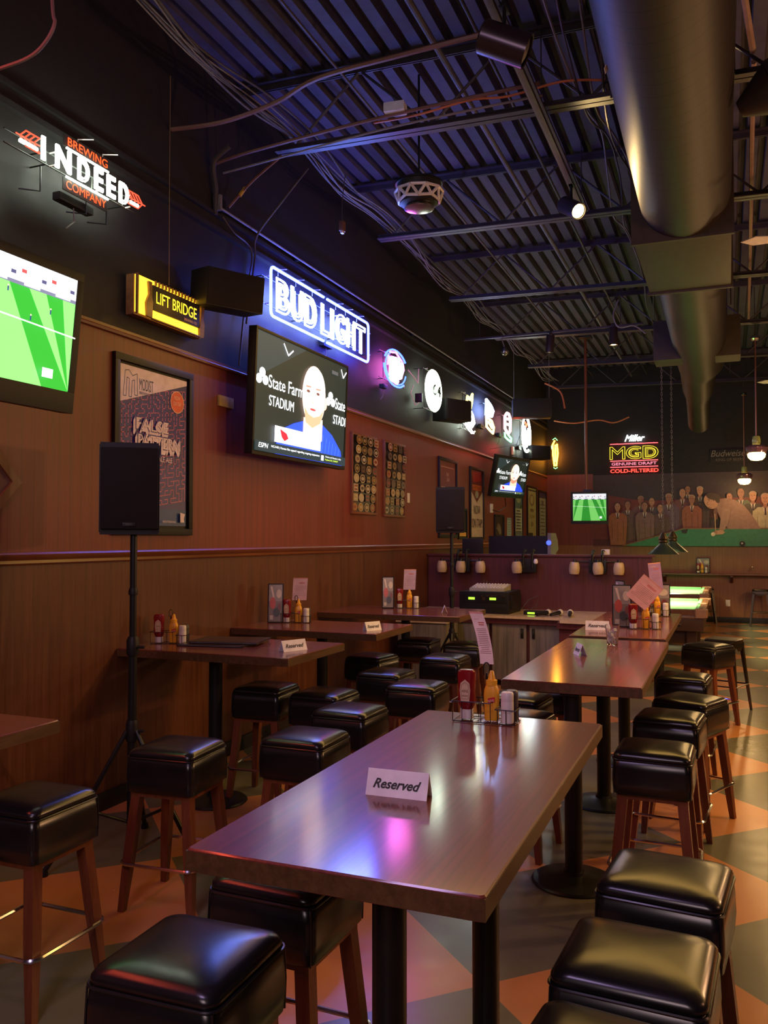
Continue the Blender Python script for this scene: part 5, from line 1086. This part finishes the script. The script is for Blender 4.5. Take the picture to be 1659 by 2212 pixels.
def caddy(x, y, rz, label):
    t = thing('condiment_caddy', label, 'caddy', (x, y, TZ), rz, 'wire condiment caddies')
    def loop(x0, x1, y0, y1, z): return [(x0, y0, z), (x1, y0, z), (x1, y1, z), (x0, y1, z)]
    b = MB(); b.tube(loop(-.13, .13, -.055, .055, .004), .0022, M_wire, 6, True); 
    for k in range(9): b.tube([(-.13+.0325*k, -.055, .004), (-.13+.0325*k, .055, .004)], .0016, M_wire, 5)
    b.tube(loop(-.135, .03, -.058, .058, .085), .0025, M_wire, 6, True); b.tube(loop(.05, .135, -.058, .02, .062), .0025, M_wire, 6, True)
    for (px, py, h_) in ((-.13, -.055, .085), (-.09, -.055, .085), (-.05, -.055, .085), (-.01, -.055, .085), (.03, -.055, .085), (.06, -.055, .062), (.095, -.055, .062), (.13, -.055, .062), (-.13, .055, .085), (-.05, .055, .085), (.03, .055, .085), (.13, .015, .062)): b.tube([(px, py, .004), (px, py*1.04, h_)], .0018, M_wire, 5)
    b.build('basket', t)
    b = MB(); b.tube([(0, 0, .005), (0, 0, .2)], .0035, M_wire, 8)
    b.tube([(-.012+0*1, 0, .19)]+[(-.013*math.cos(a)*1.0, 0, .22+.022*math.sin(a)) for a in [PI*i/8-.3 for i in range(9)]]+[(.012, 0, .19), (0, 0, .17)], .0028, M_wire, 6); b.build('ring_handle', t)
    return t
def ketchup(x, y, rz, label, s=1, lean=0):
    t = thing('ketchup_bottle', label, 'ketchup bottle', (x, y, TZ+.006), rz, 'upside-down ketchup bottles')
    b = MB(); b.rings([(.026, .02, .018, 0), (.028, .022, .02, .004), (.027, .021, .019, .04)], M_white, n=5); b.build('cap', t)
    b = MB(); b.rings([(.024, .018, .016, .04), (.032, .024, .02, .055), (.037, .027, .022, .075), (.036, .026, .022, .1), (.034, .025, .02, .12), (.036, .026, .022, .14), (.038, .027, .022, .18), (.036, .025, .02, .196), (.028, .018, .015, .203), (.01, .008, .006, .204)], M_ketch, n=6); b.build('bottle', t)
    a = Art(); a.poly([(-.018, .075), (.018, .075), (.023, .12), (.019, .15), (0, .165), (-.019, .15), (-.023, .12)], (205, 180, 150)); a.line([(-.014, .085), (.014, .085), (.018, .12), (.014, .143), (0, .153), (-.014, .143), (-.018, .12), (-.014, .085)], .0015, (130, 90, 70)); a.text('HEINZ', -.014, .112, .028, .011, (110, 50, 40)); a.text('KETCHUP', -.012, .094, .024, .007, (110, 70, 60)); o = a.build('label', t); o.rotation_euler = (PI/2, 0, 0); o.location = (0, -.0272, 0); o['label'] = 'cream keystone label'
    return t
def mustard(x, y, rz, label):
    t = thing('mustard_bottle', label, 'mustard bottle', (x, y, TZ+.006), rz, 'yellow mustard bottles')
    b = MB(); b.rings([(.027, .02, .016, 0), (.03, .022, .018, .006), (.03, .022, .018, .06), (.032, .023, .019, .1), (.03, .022, .018, .125), (.022, .018, .015, .145)], M_must, n=6); b.build('bottle', t)
    b = MB(); b.lathe([(.023, .143), (.024, .165), (.016, .168), (.014, .178), (.009, .2), (.006, .203)], M_must, 18); b.build('nozzle', t)
    a = Art(); a.poly([(-.014, .07), (.016, .078), (.016, .1), (-.014, .092)], (190, 30, 40)); a.text('MUSTARD', -.012, .076, .026, .009, (240, 220, 200), rot=.2); o = a.build('label', t); o.rotation_euler = (PI/2, 0, 0); o.location = (.004, -.0232, 0); o['label'] = 'small red label'
    return t
def shaker(x, y, kind, label):
    m = M_white if kind else mat('pepper_dark', (.06, .05, .06), .4)
    t = thing('salt_shaker' if kind else 'pepper_shaker', label, 'shaker', (x, y, TZ+.006), 0, 'salt shakers' if kind else 'pepper shakers')
    b = MB(); b.lathe([(.025, 0), (.026, .004), (.026, .085), (.0255, .087)], m, 20); b.build('body', t); b = MB(); b.lathe([(.0255, .087), (.0258, .092), (.0258, .118), (.022, .124), (.002, .126)], m, 20, cap=False); b.build('lid', t)
def condset(x, y, rz, where, ring=True):
    caddy(x, y, rz, 'black wire condiment caddy '+where); c, s_ = math.cos(rz), math.sin(rz)
    def L(px, py): return x+px*c-py*s_, y+px*s_+py*c
    ketchup(*L(-.085, 0), rz, 'upside-down ketchup bottle in the caddy '+where); mustard(*L(.02, 0.005), rz, 'yellow mustard bottle in the caddy '+where)
    shaker(*L(.093, -.022), 1, 'white salt shaker in the caddy '+where)
    shaker(*L(.1, .028), 0, 'dark pepper shaker in the caddy '+where)
condset(-.935, 3.44, .0, 'on the foreground table')
condset(-3.74, 5.12, .35, 'beside the closed menus against the wall')
condset(-3.6, 6.78, .35, 'on the middle wall-side table')
condset(-3.22, 8.62, .35, 'on the farthest wall-side table')
condset(-.66, 7.4, .3, 'at the near end of the farthest middle table')
condset(-.66, 8.65, .3, 'at the far end of the farthest middle table')
condset2 = []
def card(x, y, z, w, h, rz, lean, curl, col, label, lines_=14, head=None):
    t = thing('paper_card', label, 'paper card', (x, y, z), rz, 'paper menu cards clipped on caddy rings'); n = 10; m = mat('paper_%02x%02x%02x' % col, srgb(col), .6); vs = []
    def pt(u, v, e=0): # u across, v up 0..1
        return (u+curl*(v**2)*.0+lean*v*h-curl*v*v*h*.45, -e+curl*.12*math.sin(v*2)*h, v*h)
    th = .0005
    for e_ in (th, 0):
        for i in range(n+1):
            v = i/n; vs += [pt(-w/2, v, e_), pt(w/2, v, e_)]
    fs = []; k = 2*(n+1)
    for i in range(n): fs += [(2*i, 2*i+1, 2*i+3, 2*i+2), (k+2*i+2, k+2*i+3, k+2*i+1, k+2*i)]
    fs += [(0, 2*n, k+2*n, k) if 0 else (0, 1, k+1, k), (2*n, 2*n+1, k+2*n+1, k+2*n)]
    b = MB(); b.add(vs, fs, m); b.build('sheet', t, smooth=False)
    b = MB(); mi = mat('print_red', (.55, .12, .08), .6); mg = mat('print_grey', (.4, .25, .22), .6); r = random.Random(2)
    def strip(u0, u1, v, hh, mm):
        b.add([pt(u0, v, th+.0004), pt(u1, v, th+.0004), pt(u1, v+hh, th+.0004), pt(u0, v+hh, th+.0004)], [(0, 1, 2, 3)], mm)
    for i in range(lines_): ww = w*r.uniform(.3, .42); strip(-ww, ww, .2+i*.5/lines_, .012, mg)
    strip(-w*.1, w*.35, .78, .02, mi); strip(-w*.1, w*.3, .74, .02, mi); strip(-w*.3, w*.1, .85, .015, mat('print_pale', (.75, .5, .45), .6)); strip(-w/2, w/2, .965, .035, mat('print_pink', (.75, .35, .28), .6)); b.build('printing', t, smooth=False)
card(-.935, 3.447, TZ+.235, .058, .215, 0, -.08, .35, (246, 222, 214), 'tall curled paper card on the caddy ring of the foreground table')
card(-3.58, 6.8, TZ+.2, .13, .2, .35, .06, .0, (225, 190, 195), 'pink-lit paper card above the caddy on the middle wall-side table', 7)
card(-3.2, 8.62, TZ+.2, .13, .22, .35, .05, .0, (190, 165, 205), 'lilac paper card above the caddy on the farthest wall-side table', 7)
def tilted(t_, a): t_.rotation_euler = (0, a, t_.rotation_euler[2])
card(-.72, 7.36, TZ+.22, .2, .23, .2, 0, 0, (232, 180, 190), 'large pink card stuck askew on the caddy of the farthest middle table', 9)
tilted(bpy.data.objects['paper_card.003'], .7)
card(-.64, 8.62, TZ+.26, .12, .26, .3, .0, 0, (165, 130, 190), 'purple card standing up on the far caddy behind the pink one', 6); tilted(bpy.data.objects['paper_card.004'], -.1)
# menus
def menu_pic(w, h, seed):
    a = Art(rough=.25); r = random.Random(seed); a.rect(0, 0, w, h, (120, 105, 100)); 
    a.rect(0, h*.55, w, h*.45, (150, 140, 135)); a.poly([(w*.1, h*.95), (w*.25, h*.95), (w*.5, h*.5), (w*.4, h*.5)], (225, 205, 195)); a.ell(w*.3, h*.5, w*.22, h*.16, (190, 75, 60)); a.ell(w*.75, h*.75, w*.2, h*.12, (205, 190, 175)); a.ell(w*.6, h*.25, w*.25, h*.12, (60, 55, 55)); a.rect(w*.1, h*.05, w*.25, h*.12, (180, 170, 160)); a.ell(w*.8, h*.4, w*.12, h*.1, (120, 60, 50)); return a
def standing_menu(x, y, rz, w, h, label, lean=.12, seed=1):
    t = thing('standing_menu', label, 'menu', (x, y, TZ+.002), rz, 'photo menus standing on tables'); t.rotation_euler = (-lean, 0, rz)
    b = MB(); b.box(-w/2, w/2, 0, .012, 0, h, M_frame, .002); b.build('cover', t); a = menu_pic(w-.02, h-.02, seed); o = a.build('photo_sheet', t); o.rotation_euler = (PI/2, 0, 0); o.location = (-w/2+.01, -.0006, .01)
standing_menu(-3.76, 6.68, .35, .14, .35, 'photo menu standing left of the caddy on the middle wall-side table')
standing_menu(-3.4, 8.5, .35, .13, .34, 'photo menu standing left of the caddy on the farthest wall-side table', .1)
standing_menu(-.84, 7.45, .1, .16, .36, 'large photo menu standing at the near end of the farthest middle table', .05)
standing_menu(-.66, 8.8, .08, .26, .3, 'photo menu standing at the far end of the farthest middle table', .05)
standing_menu(-1.02, 8.82, -1.0, .2, .33, 'thin menu holder with blue and red stripes at the left of the photo menus', .03)
M_menu = mat('menu_cover', (.035, .02, .028), .28)
for i, (x, y, rz, z, l) in enumerate(((-3.38, 5.2, .15, TZ+.001, 'lower closed dark menu lying on the wall-side table'), (-3.33, 5.27, .22, TZ+.016, 'upper closed dark menu lying on the wall-side table'))):
    t = thing('closed_menu', l, 'menu', (x, y, z), rz, 'closed menus'); b = MB(); b.box(-.25, .25, -.17, .17, 0, .006, M_menu, .002); b.box(-.25, .25, -.17, .17, .008, .013, M_menu, .002); b.build('cover', t); b = MB(); b.box(-.24, .24, -.165, .165, .006, .008, M_paper); b.build('pages', t, smooth=False)
# glass of ice water
t = thing('water_glass', 'clear tumbler of ice water with a pink straw on the second table', 'glass', (-.765, 6.2, TZ)); t.scale = (1.15, 1.15, 1.25)
b = MB(); b.lathe([(.002, .002), (.03, .0), (.033, .004), (.036, .05), (.044, .1), (.043, .115), (.0415, .115), (.042, .1), (.034, .05), (.031, .012), (.002, .01)], M_glass, 28, cap=False); b.build('tumbler', t)
b = MB(); r = random.Random(8)
for k in range(10):
    X = T(r.uniform(-.016, .016), r.uniform(-.016, .016), .025+.0065*k) @ RZ(r.uniform(0, 3)) @ RX(r.uniform(0, 1)); b.box(-.01, .01, -.01, .01, -.009, .009, M_ice, .003, X)
b.build('ice', t)['kind'] = 'stuff'
b = MB(); b.tube([(.01, .01, .015), (-.012, -.015, .15)], .0028, mat('straw_pink', (.7, .2, .25), .4), 8); b.build('straw', t)
# far ledge set
t = thing('condiment_caddy', 'condiment caddy on the far ledge under the mural', 'caddy', (-.52, YF-.2, 1.065), 0, 'wire condiment caddies'); b = MB(); b.tube([(-.12, -.05, .004), (.12, -.05, .004), (.12, .05, .004), (-.12, .05, .004)], .003, M_wire, 6, True); b.tube([(-.12, -.05, .08), (.12, -.05, .08), (.12, .05, .08), (-.12, .05, .08)], .003, M_wire, 6, True); b.tube([(0, 0, 0), (0, 0, .2)], .003, M_wire, 6); b.build('basket', t)
for f_, x in ((ketchup, -.6), (mustard, -.52)):
    o = f_(x, YF-.2, 0, ('upside-down ketchup bottle' if f_ is ketchup else 'yellow mustard bottle')+' on the far ledge under the mural')
shaker(-.44, YF-.22, 1, 'white salt shaker on the far ledge under the mural')
t = thing('standing_menu', 'photo menu standing behind the caddy on the far ledge', 'menu', (-.5, YF-.1, 1.067), 0, 'photo menus standing on tables'); b = MB(); b.box(-.14, .14, 0, .012, 0, .33, M_frame, .002); b.build('cover', t); o = menu_pic(.25, .3, 3).build('photo_sheet', t); o.rotation_euler = (PI/2, 0, 0); o.location = (-.125, -.0006, .015)
t = thing('wine_glass', 'small stemmed glass on the far ledge near the right edge', 'glass', (.48, YF-.2, 1.065)); b = MB(); b.lathe([(.03, 0), (.03, .003), (.004, .008), (.004, .07), (.025, .09), (.032, .12), (.028, .15)], M_glass, 16, cap=False); b.build('bowl', t)
